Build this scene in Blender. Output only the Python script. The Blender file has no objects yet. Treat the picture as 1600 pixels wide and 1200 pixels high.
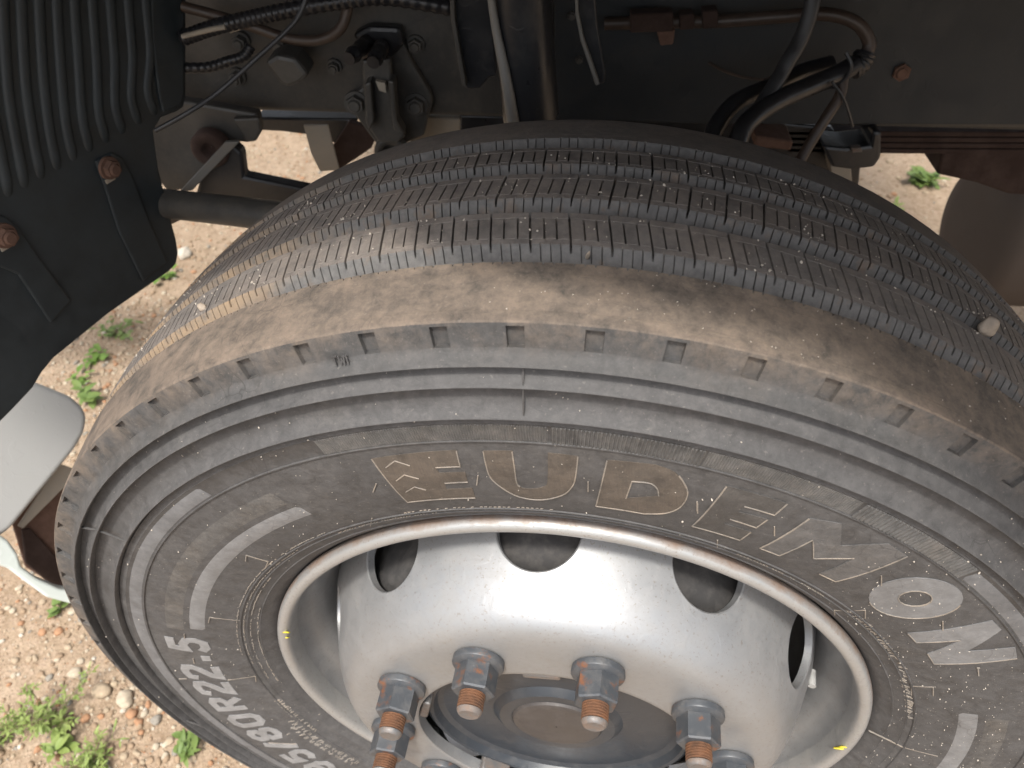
import bpy, bmesh, math, random
import numpy as np
from mathutils import Vector, Matrix, Euler
from mathutils.geometry import tessellate_polygon

random.seed(7); rng = np.random.default_rng(7)
D2R = math.radians
SC = bpy.context.scene
COL = SC.collection

# ------------------------------------------------------------------ camera
ZC = 0.515                                    # height of the wheel centre
CAM = Vector((-0.0283, -0.3610, 0.7981 + ZC))
CROT = Euler((0.8026, 0.0, 0.0579), 'XYZ')
FPX = 1227.0                                  # focal length in photo pixels (1600 wide)
cd = bpy.data.cameras.new('camera'); cam = bpy.data.objects.new('camera', cd); COL.objects.link(cam)
cam.location = CAM; cam.rotation_euler = CROT
cd.sensor_width = 36.0; cd.lens = FPX / 1600 * 36; cd.clip_start = 0.02; cd.clip_end = 400
cd.dof.use_dof = True; cd.dof.focus_distance = 0.62; cd.dof.aperture_fstop = 9.0
SC.camera = cam

# ------------------------------------------------------------------ sky, sun, exposure
SUN_EL = D2R(64); SUN_AZ = math.atan2(-0.25, -0.97)       # clockwise from +Y
w = bpy.data.worlds.new('World'); SC.world = w; w.use_nodes = True
nt = w.node_tree; nt.nodes.clear()
sky = nt.nodes.new('ShaderNodeTexSky'); sky.sky_type = 'NISHITA'; sky.sun_disc = False
sky.sun_elevation = SUN_EL; sky.sun_rotation = SUN_AZ
sky.air_density = 1.0; sky.dust_density = 5.0; sky.ozone_density = 0.6
bg = nt.nodes.new('ShaderNodeBackground'); bg.inputs['Strength'].default_value = 0.15
wo = nt.nodes.new('ShaderNodeOutputWorld')
hz = nt.nodes.new('ShaderNodeHueSaturation'); hz.inputs['Saturation'].default_value = 0.4   # hazy, whitish sky
nt.links.new(sky.outputs[0], hz.inputs['Color']); nt.links.new(hz.outputs[0], bg.inputs[0]); nt.links.new(bg.outputs[0], wo.inputs[0])
sd = bpy.data.lights.new('sun', 'SUN'); sun = bpy.data.objects.new('sun', sd); COL.objects.link(sun)
sd.energy = 2.0; sd.angle = D2R(6); sd.color = (1.0, 0.95, 0.87)
tosun = Vector((math.sin(SUN_AZ) * math.cos(SUN_EL), math.cos(SUN_AZ) * math.cos(SUN_EL), math.sin(SUN_EL)))
sun.rotation_euler = tosun.to_track_quat('Z', 'Y').to_euler(); sun.location = (-3, 4, 8)
vs = SC.view_settings
vs.view_transform = 'Standard'; vs.look = 'None'; vs.exposure = 1.05; vs.gamma = 1.0; vs.use_curve_mapping = False

# ------------------------------------------------------------------ helpers
CM = CROT.to_matrix()
def ray(px, py):
    return CM @ Vector(((px - 800) / FPX, -(py - 600) / FPX, -1.0))
def on_plane(px, py, p0, n):
    d = ray(px, py); n = Vector(n)
    return CAM + d * ((Vector(p0) - CAM).dot(n) / d.dot(n))
def PY(px, py, y): return on_plane(px, py, (0, y, 0), (0, 1, 0))
def PZ(px, py, z=0.0): return on_plane(px, py, (0, 0, z), (0, 0, 1))

def mesh_obj(name, verts, faces, mats, parent=None, smooth=True, midx=None):
    me = bpy.data.meshes.new(name)
    me.from_pydata([tuple(v) for v in verts], [], [tuple(f) for f in faces])
    for m in (mats if isinstance(mats, (list, tuple)) else [mats]): me.materials.append(m)
    me.polygons.foreach_set('use_smooth', [smooth] * len(me.polygons))
    if midx is not None: me.polygons.foreach_set('material_index', midx)
    me.update()
    o = bpy.data.objects.new(name, me); COL.objects.link(o)
    if parent: o.parent = parent
    return o
def bm_obj(name, bm, mats, parent=None, smooth=False):
    bmesh.ops.recalc_face_normals(bm, faces=bm.faces)
    me = bpy.data.meshes.new(name); bm.to_mesh(me); bm.free()
    for m in (mats if isinstance(mats, (list, tuple)) else [mats]): me.materials.append(m)
    me.polygons.foreach_set('use_smooth', [smooth] * len(me.polygons))
    o = bpy.data.objects.new(name, me); COL.objects.link(o)
    if parent: o.parent = parent
    return o
def share(name, src, parent, mat=None):
    o = bpy.data.objects.new(name, src.data); COL.objects.link(o); o.parent = parent
    return o
def empty(name, parent=None, loc=(0, 0, 0), rot=(0, 0, 0)):
    o = bpy.data.objects.new(name, None); COL.objects.link(o); o.parent = parent
    o.location = loc; o.rotation_euler = rot; o.empty_display_size = 0.1
    return o
def tag(o, label=None, cat=None, group=None, kind=None):
    if label: o['label'] = label
    if cat: o['category'] = cat
    if group: o['group'] = group
    if kind: o['kind'] = kind
    return o
def sharpen(o, deg=35):
    me = o.data; bm = bmesh.new(); bm.from_mesh(me)
    for e in bm.edges:
        if len(e.link_faces) == 2 and e.calc_face_angle(0) > D2R(deg): e.smooth = False
    bm.to_mesh(me); bm.free()
    return o
def grid_faces(nr, nc, wrap=False, off=0, flip=False):
    f = []
    for i in range(nr - 1):
        for j in range(nc if wrap else nc - 1):
            k = (j + 1) % nc
            q = (off + i * nc + j, off + i * nc + k, off + (i + 1) * nc + k, off + (i + 1) * nc + j)
            f.append(q[::-1] if flip else q)
    return f
def W(R, th, a):                               # wheel coordinates: radius, degrees, distance outwards
    t = D2R(th); return (R * math.cos(t), -a, R * math.sin(t))
def lathe(name, prof, mat, parent, n=192, sharp=35):
    v = []
    for a, R in prof:
        for j in range(n): v.append(W(R, j * 360 / n, a))
    o = mesh_obj(name, v, grid_faces(len(prof), n, True), mat, parent)
    return sharpen(o, sharp) if sharp else o
def catmull(pts, n=8):
    P = [Vector(p) for p in pts]; P = [P[0] * 2 - P[1]] + P + [P[-1] * 2 - P[-2]]; out = []
    for i in range(1, len(P) - 2):
        for k in range(n):
            t = k / n; a, b, c, d = P[i - 1], P[i], P[i + 1], P[i + 2]
            out.append(0.5 * ((2 * b) + (c - a) * t + (2 * a - 5 * b + 4 * c - d) * t * t + (3 * b - a - 3 * c + d) * t ** 3))
    out.append(P[-2]); return out
def tube(name, pts, r, mat, parent=None, seg=12, smooth_path=8, ribbed=0, caps=True):
    P = catmull(pts, smooth_path) if smooth_path else [Vector(p) for p in pts]
    v = []; f = []
    up = Vector((0, 0, 1)); nrm = None
    for i, p in enumerate(P):
        t = (P[min(i + 1, len(P) - 1)] - P[max(i - 1, 0)]).normalized()
        if nrm is None: nrm = t.cross(up if abs(t.z) < .9 else Vector((1, 0, 0))).normalized()
        nrm = (nrm - t * nrm.dot(t)).normalized(); b = t.cross(nrm)
        rr = r(i / (len(P) - 1)) if callable(r) else r
        if ribbed: rr *= 1 + ribbed * (1 if (i // 2) % 2 else -1)
        for k in range(seg):
            an = 2 * math.pi * k / seg; v.append(p + (nrm * math.cos(an) + b * math.sin(an)) * rr)
    f = grid_faces(len(P), seg, True)
    if caps: f += [tuple(range(seg))[::-1], tuple(range((len(P) - 1) * seg, len(P) * seg))]
    return sharpen(mesh_obj(name, v, f, mat, parent), 50)
def plate(name, pts, thick, mat, parent=None, bev=0.0015, back=None, seg=2):
    # a solid plate: outline points, thickness away from the camera
    bm = bmesh.new(); P = [Vector(p) for p in pts]
    n = Vector((0, 0, 0))
    for i in range(len(P)): n += (P[i] - P[0]).cross(P[(i + 1) % len(P)] - P[0])
    n.normalize()
    if n.dot(CAM - P[0]) < 0: n = -n
    if back is None: back = -n
    back = Vector(back).normalized() * thick
    a = [bm.verts.new(p) for p in P]; b = [bm.verts.new(p + back) for p in P]
    bm.faces.new(a); bm.faces.new(b[::-1])
    for i in range(len(P)):
        k = (i + 1) % len(P); bm.faces.new((a[i], b[i], b[k], a[k]))
    bmesh.ops.recalc_face_normals(bm, faces=bm.faces)
    if bev:
        bmesh.ops.bevel(bm, geom=list(bm.edges), offset=bev, segments=seg, affect='EDGES', profile=.5, clamp_overlap=True)
    bmesh.ops.triangulate(bm, faces=[f for f in bm.faces if len(f.verts) > 4])
    return bm_obj(name, bm, mat, parent)
def box(name, c, s, mat, parent=None, rot=(0, 0, 0), bev=0.003):
    bm = bmesh.new(); bmesh.ops.create_cube(bm, size=1)
    bmesh.ops.scale(bm, vec=s, verts=bm.verts)
    if bev: bmesh.ops.bevel(bm, geom=list(bm.edges), offset=bev, segments=2, affect='EDGES', profile=.5)
    bmesh.ops.rotate(bm, matrix=Euler(rot).to_matrix(), verts=bm.verts)
    bmesh.ops.translate(bm, vec=c, verts=bm.verts)
    return bm_obj(name, bm, mat, parent)
def bolt_mesh(r, h, axis):                      # hex bolt head with a washer, pointing along axis
    bm = bmesh.new()
    q = Vector(axis).normalized().to_track_quat('Z', 'Y').to_matrix().to_4x4()
    bmesh.ops.create_cone(bm, cap_ends=True, segments=20, radius1=r * 1.45, radius2=r * 1.4, depth=h * .3, matrix=q @ Matrix.Translation((0, 0, h * .15)))
    bmesh.ops.create_cone(bm, cap_ends=True, segments=6, radius1=r * 1.1, radius2=r * 1.06, depth=h * .6, matrix=q @ Matrix.Translation((0, 0, h * .58)))
    bmesh.ops.create_cone(bm, cap_ends=True, segments=14, radius1=r * .8, radius2=r * .6, depth=h * .2, matrix=q @ Matrix.Translation((0, 0, h * .96)))
    return bm
def bolt(name, loc, r, h, axis, mat, parent):
    o = bm_obj(name, bolt_mesh(r, h, axis), mat, parent); o.location = loc; return o

# ------------------------------------------------------------------ materials
class NB:
    def __init__(s, name, rand=False):
        s.m = bpy.data.materials.new(name); s.m.use_nodes = True; s.t = s.m.node_tree
        s.b = s.t.nodes['Principled BSDF']; s.co = s.t.nodes.new('ShaderNodeTexCoord')
        s.obj = s.co.outputs['Object']
        if rand:                               # every copy gets its own pattern
            oi = s.n('ShaderNodeObjectInfo'); ad = s.n('ShaderNodeVectorMath', operation='ADD')
            ml = s.n('ShaderNodeMath', operation='MULTIPLY'); ml.inputs[1].default_value = 7.0
            s.l(oi.outputs['Random'], ml.inputs[0]); s.l(s.obj, ad.inputs[0]); s.l(ml.outputs[0], ad.inputs[1]); s.obj = ad.outputs[0]
    def n(s, typ, **k):
        x = s.t.nodes.new(typ)
        for a, b in k.items(): setattr(x, a, b)
        return x
    def l(s, a, b): s.t.links.new(a, b)
    def coord(s, scale=(1, 1, 1), rot=(0, 0, 0)):
        mp = s.n('ShaderNodeMapping'); mp.inputs['Scale'].default_value = scale; mp.inputs['Rotation'].default_value = rot
        s.l(s.co.outputs['Object'], mp.inputs['Vector']); return mp.outputs[0]
    def noise(s, scale, detail=4, rough=.6, vec=None, dist=0):
        x = s.n('ShaderNodeTexNoise'); x.inputs['Scale'].default_value = scale; x.inputs['Detail'].default_value = detail
        x.inputs['Roughness'].default_value = rough; x.inputs['Distortion'].default_value = dist
        s.l(vec or s.obj, x.inputs['Vector']); return x.outputs['Fac']
    def ramp(s, fac, lo, hi, c0=0, c1=1):
        x = s.n('ShaderNodeMapRange'); x.inputs['From Min'].default_value = lo; x.inputs['From Max'].default_value = hi
        x.inputs['To Min'].default_value = c0; x.inputs['To Max'].default_value = c1
        s.l(fac, x.inputs['Value']); return x.outputs[0]
    def math(s, op, a, b):
        x = s.n('ShaderNodeMath', operation=op)
        for i, q in enumerate((a, b)):
            if isinstance(q, (int, float)): x.inputs[i].default_value = q
            else: s.l(q, x.inputs[i])
        return x.outputs[0]
    def mix(s, fac, a, b):
        x = s.n('ShaderNodeMix', data_type='RGBA')
        for i, q in ((0, fac), (6, a), (7, b)):
            if isinstance(q, (int, float)): x.inputs[i].default_value = q
            elif isinstance(q, tuple): x.inputs[i].default_value = (*q, 1)
            else: s.l(q, x.inputs[i])
        return x.outputs[2]
    def bump(s, h, strength=.3, dist=.001, prev=None):
        x = s.n('ShaderNodeBump'); x.inputs['Strength'].default_value = strength; x.inputs['Distance'].default_value = dist
        s.l(h, x.inputs['Height'])
        if prev: s.l(prev, x.inputs['Normal'])
        return x.outputs[0]
    def sep(s, vec=None):
        x = s.n('ShaderNodeSeparateXYZ'); s.l(vec or s.co.outputs['Object'], x.inputs[0]); return x.outputs
    def out(s, col, rough=.7, metal=0, normal=None, spec=.5):
        for k, q in (('Base Color', col), ('Roughness', rough), ('Metallic', metal), ('Specular IOR Level', spec)):
            if isinstance(q, (int, float)): s.b.inputs[k].default_value = q
            elif isinstance(q, tuple): s.b.inputs[k].default_value = (*q, 1)
            else: s.l(q, s.b.inputs[k])
        if normal: s.l(normal, s.b.inputs['Normal'])
        return s.m

def rubber(name, base=(.042, .041, .041), light=(.075, .075, .077), dust=(.27, .2, .135), lo=.5, hi=.85, amt=.5,
           rough=(.55, .8), streak=None, sc=14, wear=.0006, rim=None):
    b = NB(name)
    big = b.noise(sc, 6, .65); fine = b.noise(240, 4, .7); mid = b.noise(60, 5, .65, dist=.6)
    grain = b.noise(130, 8, .8, dist=.3); scuf = b.ramp(b.noise(1.0, 4, .7, b.coord((150, 150, 420), (0, .6, 0))), .6, .74)
    c = b.mix(b.ramp(b.math('ADD', b.math('MULTIPLY', mid, .5), b.math('MULTIPLY', grain, .5)), .36, .64), tuple(q * .86 for q in base), tuple(q * 1.06 for q in light))
    c = b.mix(b.math('MULTIPLY', scuf, .16), c, tuple(min(1, q * 2.2) for q in light))
    d = b.math('MULTIPLY', b.ramp(b.math('ADD', b.math('MULTIPLY', big, .55), b.math('MULTIPLY', grain, .45)), lo, hi), amt)
    if streak:                                 # fine radial hatching
        s = b.noise(1.0, 3, .6, b.coord(streak)); d = b.math('MULTIPLY', d, b.ramp(s, .3, .65, .35, 1.2))
    if rim:                                    # dust caught along the tread edge
        xyz = b.sep(); rr = b.math('SQRT', b.math('ADD', b.math('MULTIPLY', xyz[0], xyz[0]), b.math('MULTIPLY', xyz[2], xyz[2])), 0)
        d = b.math('MULTIPLY', d, b.ramp(b.math('ADD', rr, b.math('MULTIPLY', big, .012)), rim[0] + .006, rim[1] + .006, .12, 1))
    c = b.mix(d, c, dust)
    # scuffs and hairline cracks
    v = b.n('ShaderNodeTexVoronoi', feature='DISTANCE_TO_EDGE'); v.inputs['Scale'].default_value = 45
    mp = b.n('ShaderNodeVectorMath', operation='ADD'); nn = b.n('ShaderNodeTexNoise'); nn.inputs['Scale'].default_value = 30
    b.l(b.co.outputs['Object'], nn.inputs['Vector']); b.l(b.co.outputs['Object'], mp.inputs[0])
    sc_ = b.n('ShaderNodeVectorMath', operation='SCALE'); sc_.inputs[3].default_value = .03
    b.l(nn.outputs['Color'], sc_.inputs[0]); b.l(sc_.outputs[0], mp.inputs[1]); b.l(mp.outputs[0], v.inputs['Vector'])
    crack = b.math('MULTIPLY', b.ramp(v.outputs['Distance'], 0, .02, 1, 0), b.ramp(b.noise(9, 3, .6), .52, .7))
    c = b.mix(b.math('MULTIPLY', crack, .55), c, (.018, .017, .017))
    spk = b.ramp(b.noise(430, 2, .5), .665, .72)
    c = b.mix(b.math('MULTIPLY', spk, .16), c, (.3, .27, .24))
    h = b.math('ADD', b.math('MULTIPLY', fine, .5), b.math('MULTIPLY', mid, .8))
    nm = b.bump(b.math('ADD', h, b.math('MULTIPLY', grain, 1.2)), .7, wear)
    return b.out(c, b.ramp(mid, .3, .7, *rough), 0, nm, .35)

M = {}
M['side'] = rubber('rubber_sidewall', base=(.05, .0495, .05), light=(.082, .08, .08), dust=(.19, .172, .152), lo=.52, hi=.85, amt=.28)
M['shoulder'] = rubber('rubber_shoulder_dusty', base=(.062, .055, .049), light=(.115, .095, .078), dust=(.215, .166, .128), lo=.41, hi=.66, amt=.78, sc=30, rough=(.6, .85))
M['tread'] = rubber('rubber_tread', base=(.105, .096, .09), light=(.165, .148, .135), dust=(.26, .2, .155), lo=.45, hi=.8, amt=.5, sc=16)
def tread_wall():
    b = NB('rubber_groove_wall'); x = b.sep()[0]
    big = b.noise(16, 5, .6); fine = b.noise(180, 4, .7)
    c = b.mix(b.ramp(fine, .3, .7), (.085, .083, .082), (.135, .13, .126))
    left = b.ramp(b.math('ADD', x, b.math('MULTIPLY', b.noise(9, 4, .7), .5)), .16, -.02)
    d = b.math('MULTIPLY', left, b.ramp(b.math('ADD', b.math('MULTIPLY', big, .5), b.math('MULTIPLY', fine, .5)), .3, .55))
    stn = b.math('MULTIPLY', b.ramp(b.noise(38, 5, .7), .55, .68), .5)
    c = b.mix(stn, c, (.17, .115, .075))
    c = b.mix(b.math('MULTIPLY', d, .92), c, (.25, .18, .115))
    return b.out(c, .8, 0, b.bump(fine, .5, .0006), .3)
M['wall'] = tread_wall()
M['notch'] = rubber('rubber_upper_sidewall', base=(.046, .046, .046), light=(.076, .075, .075), dust=(.22, .165, .118), lo=.44, hi=.75, amt=.8, sc=26, rim=(.489, .509))
M['brown'] = rubber('rubber_letter_dusty', base=(.058, .051, .045), light=(.085, .074, .063), dust=(.135, .107, .084), lo=.36, hi=.7, amt=.65, streak=(900, 1, 60), sc=30)
M['polish'] = rubber('rubber_letter_smooth', base=(.135, .138, .142), light=(.19, .193, .197), dust=(.3, .26, .22), lo=.55, hi=.9, amt=.3, rough=(.42, .6), streak=(60, 1, 500), sc=30, wear=.0002)
M['grey'] = rubber('rubber_size_letter', base=(.17, .173, .176), light=(.24, .242, .245), dust=(.3, .27, .23), lo=.55, hi=.9, amt=.3, rough=(.45, .6), sc=30, wear=.0002)
M['band'] = rubber('rubber_smooth_band', base=(.10, .104, .11), light=(.15, .154, .16), dust=(.25, .22, .19), lo=.55, hi=.9, amt=.3, rough=(.4, .55), streak=(60, 1, 500), sc=30, wear=.0002)
M['dim'] = rubber('rubber_letter_dim', base=(.05, .048, .046), light=(.077, .073, .07), dust=(.13, .114, .098), lo=.45, hi=.85, amt=.4, streak=(900, 1, 60), sc=30)
M['dimgrey'] = rubber('rubber_letter_dim_grey', base=(.075, .074, .074), light=(.11, .108, .108), dust=(.18, .155, .13), lo=.45, hi=.85, amt=.4, sc=30)
M['edge'] = rubber('rubber_lit_edge_and_mark', base=(.15, .14, .128), light=(.24, .225, .205), dust=(.36, .27, .18), lo=.4, hi=.7, amt=.5, sc=30)  # pale tone painted for light caught on letter edges; also colours mould marks

def steel_paint(name, base, dirt, rough=.36, metal=.55, lo=.5, hi=.8, amt=.5, rust=None, rl=.62, rh=.68, sc=20, soft=1.0, specks=0, edge=None, ring=False, rand=False):
    b = NB(name, rand); n1 = b.noise(sc, 6, .65); n2 = b.noise(160, 4, .7); n3 = b.noise(6, 3, .5)
    d = b.math('MULTIPLY', b.ramp(b.math('ADD', b.math('MULTIPLY', n1, .75), b.math('MULTIPLY', n2, .25)), lo, hi), amt)
    if ring:                                   # extra patchy brown tint on the flat face round the nuts and below the hand holes
        d = b.math('ADD', d, b.math('MULTIPLY', b.ramp(b.sep()[1], -.036, -.0445), b.ramp(n1, .3, .7, .1, .45)))
    c = b.mix(d, base, dirt)
    me = b.math('SUBTRACT', metal, b.math('MULTIPLY', d, metal))
    if specks:
        sk = b.math('MULTIPLY', b.ramp(b.noise(380, 3, .6), .60, .68), specks); c = b.mix(sk, c, (.16, .12, .09))
    if edge:                                   # rust creeping in from the bead side
        xyz = b.sep(); rr = b.math('SQRT', b.math('ADD', b.math('MULTIPLY', xyz[0], xyz[0]), b.math('MULTIPLY', xyz[2], xyz[2])), 0)
        ed = b.math('MULTIPLY', b.ramp(b.math('ADD', rr, b.math('MULTIPLY', n1, .006)), edge[0] + .003, edge[1] + .003), .75)
        c = b.mix(ed, c, (.15, .085, .05)); me = b.math('MULTIPLY', me, b.math('SUBTRACT', 1.0, ed))
    if rust:
        r = b.ramp(b.math('ADD', b.math('MULTIPLY', b.noise(55, 5, .65), .8), b.math('MULTIPLY', n2, .2)), rl, rh)
        c = b.mix(r, c, rust); me = b.math('MULTIPLY', me, b.math('SUBTRACT', 1.0, r))
    ro = b.math('ADD', b.ramp(n1, .3, .7, rough - .05, rough + .12), b.math('MULTIPLY', d, .3))
    # raised drips and specks in the paint
    wv = b.ramp(b.noise(42, 2, .4, dist=1.2), .6, .66); sp = b.ramp(b.noise(330, 2, .5), .68, .76)
    nm = b.bump(b.math('ADD', b.math('MULTIPLY', wv, .5), b.math('MULTIPLY', sp, .6)), .35 * soft, .0007)
    nm = b.bump(n3, .15 * soft, .004, nm)
    return b.out(c, ro, me, nm)
M['silver'] = steel_paint('silver_wheel_paint', (.29, .297, .305), (.165, .147, .124), .40, .6, .46, .80, .5, soft=.5, specks=.45, ring=True)
M['lip'] = steel_paint('silver_lip_worn', (.34, .343, .34), (.21, .185, .155), .40, .5, .48, .76, .6, specks=.4, edge=(.2972, .2995), rust=(.2, .09, .04), rl=.66, rh=.75, sc=34)
M['nut'] = steel_paint('blue_grey_nut_paint', (.055, .061, .069), (.14, .13, .12), .4, .15, .46, .78, .6, rust=(.14, .06, .03), rl=.55, rh=.64, sc=40, rand=True)
M['thread'] = steel_paint('rusty_thread', (.15, .068, .033), (.06, .034, .022), .75, .1, .4, .62, .85, sc=110, rand=True)
M['tip'] = steel_paint('stud_tip', (.15, .15, .15), (.15, .10, .07), .45, .5, .42, .62, .8, sc=90, rand=True)
M['hub'] = steel_paint('dark_hub_paint', (.03, .035, .042), (.11, .102, .094), .34, .1, .5, .85, .45, sc=50)
M['cap'] = steel_paint('brown_hub_cap', (.05, .045, .043), (.10, .085, .075), .45, .1, .45, .75, .5, sc=50)
M['tank'] = steel_paint('tank_brown_dusty', (.10, .078, .064), (.15, .12, .1), .7, .0, .4, .8, .5, sc=8)
M['drum'] = steel_paint('dusty_drum', (.03, .029, .029), (.12, .112, .105), .8, .0, .45, .75, .6, rust=(.16, .06, .025), rl=.66, rh=.76, sc=70)
M['rail'] = steel_paint('frame_black_paint', (.045, .043, .040), (.15, .128, .10), .45, .0, .45, .85, .5, rust=(.16, .06, .03), rl=.70, rh=.76)
M['cast'] = steel_paint('cast_bracket_black', (.06, .058, .054), (.15, .135, .115), .42, .1, .45, .85, .5, sc=40)
M['blackpaint'] = steel_paint('glossy_black_paint', (.02, .021, .024), (.1, .085, .07), .3, .0, .5, .9, .4)
M['strap'] = steel_paint('worn_strap_edge', (.13, .125, .115), (.2, .17, .14), .5, .1)
M['sunstreak'] = steel_paint('sun_streak_grey', (.19, .185, .175), (.24, .2, .16), .45, .2)  # grey that paints sunlight falling on the shock absorber
M['plate'] = steel_paint('rail_shade_black', (.011, .015, .019), (.05, .046, .042), .55, .0, .44, .8, .55)  # near-black that puts shade into the colour of the rail's right part
M['pale'] = steel_paint('dusty_pale_steel', (.3, .27, .225), (.4, .33, .25), .6, .1, .4, .7, .6)
M['rusty'] = steel_paint('rusty_spring_steel', (.045, .025, .019), (.024, .015, .012), .8, .1, .4, .7, .7, sc=30)
M['rustbolt'] = steel_paint('rust_bolt', (.14, .078, .055), (.08, .048, .036), .8, .1, .4, .7, .6, sc=90)
M['greypaint'] = steel_paint('pale_grey_body_paint', (.37, .375, .37), (.24, .22, .19), .34, .0, .58, .9, .35)
M['whitepaint'] = steel_paint('pale_green_white_edge', (.52, .57, .545), (.36, .33, .28), .4, .0, .6, .9, .3)
M['cabpaint'] = steel_paint('cab_white_paint', (.7, .7, .69), (.4, .36, .3), .3, .0, .6, .9, .3)
def simple(name, col, rough=.5, var=.3, sc=60, spec=.5, bump=.3):
    b = NB(name); n = b.noise(sc, 5, .65)
    c = b.mix(b.ramp(n, .3, .7), tuple(q * (1 - var) for q in col), tuple(min(1, q * (1 + var)) for q in col))
    return b.out(c, b.ramp(n, .3, .7, rough - .08, rough + .1), 0, b.bump(b.noise(sc * 6, 3, .6), bump, .0005), spec)
M['plastic'] = simple('mudguard_black_plastic', (.030, .037, .041), .5, .22, 26, .4)
M['hose'] = simple('black_rubber_hose', (.016, .016, .018), .35, .3, 60)
M['wire'] = simple('dark_cable', (.03, .03, .032), .4, .3, 60)
M['rosthose'] = simple('brown_nylon_pipe', (.055, .038, .029), .45, .35, 40)
M['chip'] = simple('pale_stone_chip', (.30, .25, .2), .8, .25, 90)
M['grit'] = simple('white_grit', (.40, .36, .31), .85, .25, 200)
M['yellow'] = simple('yellow_paint_dab', (.62, .52, .04), .6, .35, 90)
M['white'] = simple('white_plug', (.3, .3, .29), .5, .2, 60)
M['serr'] = rubber('rubber_serrated', base=(.06, .059, .058), light=(.105, .102, .099), dust=(.22, .18, .14), lo=.46, hi=.85, amt=.35, sc=20)

# ================================================================== ground (setting)
def ground_mat():
    b = NB('sandy_gravel_soil'); big = b.noise(2.2, 5, .6); mid = b.noise(26, 6, .7); fine = b.noise(190, 4, .7)
    v = b.n('ShaderNodeTexVoronoi'); v.inputs['Scale'].default_value = 150; b.l(b.co.outputs['Object'], v.inputs['Vector'])
    c = b.mix(b.ramp(big, .35, .65), (.285, .213, .145), (.335, .262, .188))
    c = b.mix(b.ramp(mid, .35, .7), c, (.19, .135, .088))
    c = b.mix(b.math('MULTIPLY', b.ramp(v.outputs['Color'], .35, .9), .55), c, (.39, .30, .225))
    c = b.mix(b.math('MULTIPLY', b.ramp(fine, .55, .75), .5), c, (.22, .14, .09))
    nm = b.bump(fine, .7, .003, b.bump(v.outputs['Distance'], .5, .004))
    return b.out(c, .95, 0, nm, .2)
M['ground'] = ground_mat()
def hgt(x, y): return .006 * math.sin(3.1 * x + 1.3) * math.cos(2.7 * y) + .004 * math.sin(9 * x + 4 * y) + .003 * math.cos(13 * y - 7 * x)
ax = np.concatenate([np.linspace(-150, -3, 14), np.linspace(-2.4, 2.4, 121), np.linspace(3, 150, 14)])
ay = np.concatenate([np.linspace(-150, -2, 14), np.linspace(-1.2, 3.6, 121), np.linspace(4, 150, 14)])
gv = [(x, y, hgt(x, y) if abs(x) < 2.5 and -1.3 < y < 3.7 else 0) for y in ay for x in ax]
g = mesh_obj('ground', gv, grid_faces(len(ay), len(ax)), M['ground']); tag(g, kind='structure')

def stone_mats():
    cs = [(.33, .262, .185), (.37, .315, .24), (.27, .195, .13), (.31, .175, .10), (.22, .20, .17), (.43, .39, .33)]
    return [simple('gravel_stone_%s' % n, c, .85, .22, 120, .3, .5) for n, c in zip(('tan', 'pale', 'brown', 'orange', 'grey', 'white'), cs)]
SM = stone_mats()
def ico(sub):
    bm = bmesh.new(); bmesh.ops.create_icosphere(bm, subdivisions=sub, radius=1)
    v = np.array([p.co for p in bm.verts]); f = np.array([[q.index for q in p.verts] for p in bm.faces]); bm.free(); return v, f
ICO = {1: ico(1), 2: ico(2), 3: ico(3)}
def gravel():
    spots = []
    def area(n, x0, x1, y0, y1, r0, r1):
        for _ in range(n):
            r = r0 * (r1 / r0) ** (random.random() ** 2.6)
            spots.append((random.uniform(x0, x1), random.uniform(y0, y1), r))
    area(19000, -1.45, -.36, -.15, 1.25, .0014, .0072)
    area(7000, -1.5, -.3, 1.2, 2.7, .0020, .0075)
    area(1800, .7, 1.7, 1.2, 2.9, .0025, .010)
    V = []; Fc = []; mi = []; off = 0
    for x, y, r in spots:
        bv, bf = ICO[2 if r > .005 else 1]
        s = np.array([random.uniform(.75, 1.3), random.uniform(.75, 1.3), random.uniform(.5, .85)]) * r
        vv = bv * (1 + rng.normal(0, .09, (len(bv), 1))) * s
        an = random.uniform(0, 6.28); c, q = math.cos(an), math.sin(an)
        vv = np.stack([vv[:, 0] * c - vv[:, 1] * q, vv[:, 0] * q + vv[:, 1] * c, vv[:, 2]], 1) + (x, y, hgt(x, y) + r * .22)
        V.append(vv); Fc.append(bf + off); off += len(bv)
        mi += [random.choices(range(6), (5, 3.4, 4.4, 1.6, 1, .8))[0]] * len(bf)
    V = np.concatenate(V); Fc = np.concatenate(Fc)
    me = bpy.data.meshes.new('gravel'); me.vertices.add(len(V)); me.vertices.foreach_set('co', V.ravel())
    me.loops.add(Fc.size); me.polygons.add(len(Fc)); me.loops.foreach_set('vertex_index', Fc.ravel())
    me.polygons.foreach_set('loop_start', np.arange(0, Fc.size, 3)); me.polygons.foreach_set('loop_total', np.full(len(Fc), 3))
    for m in SM: me.materials.append(m)
    me.polygons.foreach_set('material_index', mi); me.polygons.foreach_set('use_smooth', [True] * len(Fc)); me.update(); me.validate()
    o = bpy.data.objects.new('gravel', me); COL.objects.link(o)
    tag(o, 'loose tan and orange gravel strewn over the sandy soil', 'gravel', kind='stuff')
gravel()
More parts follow.
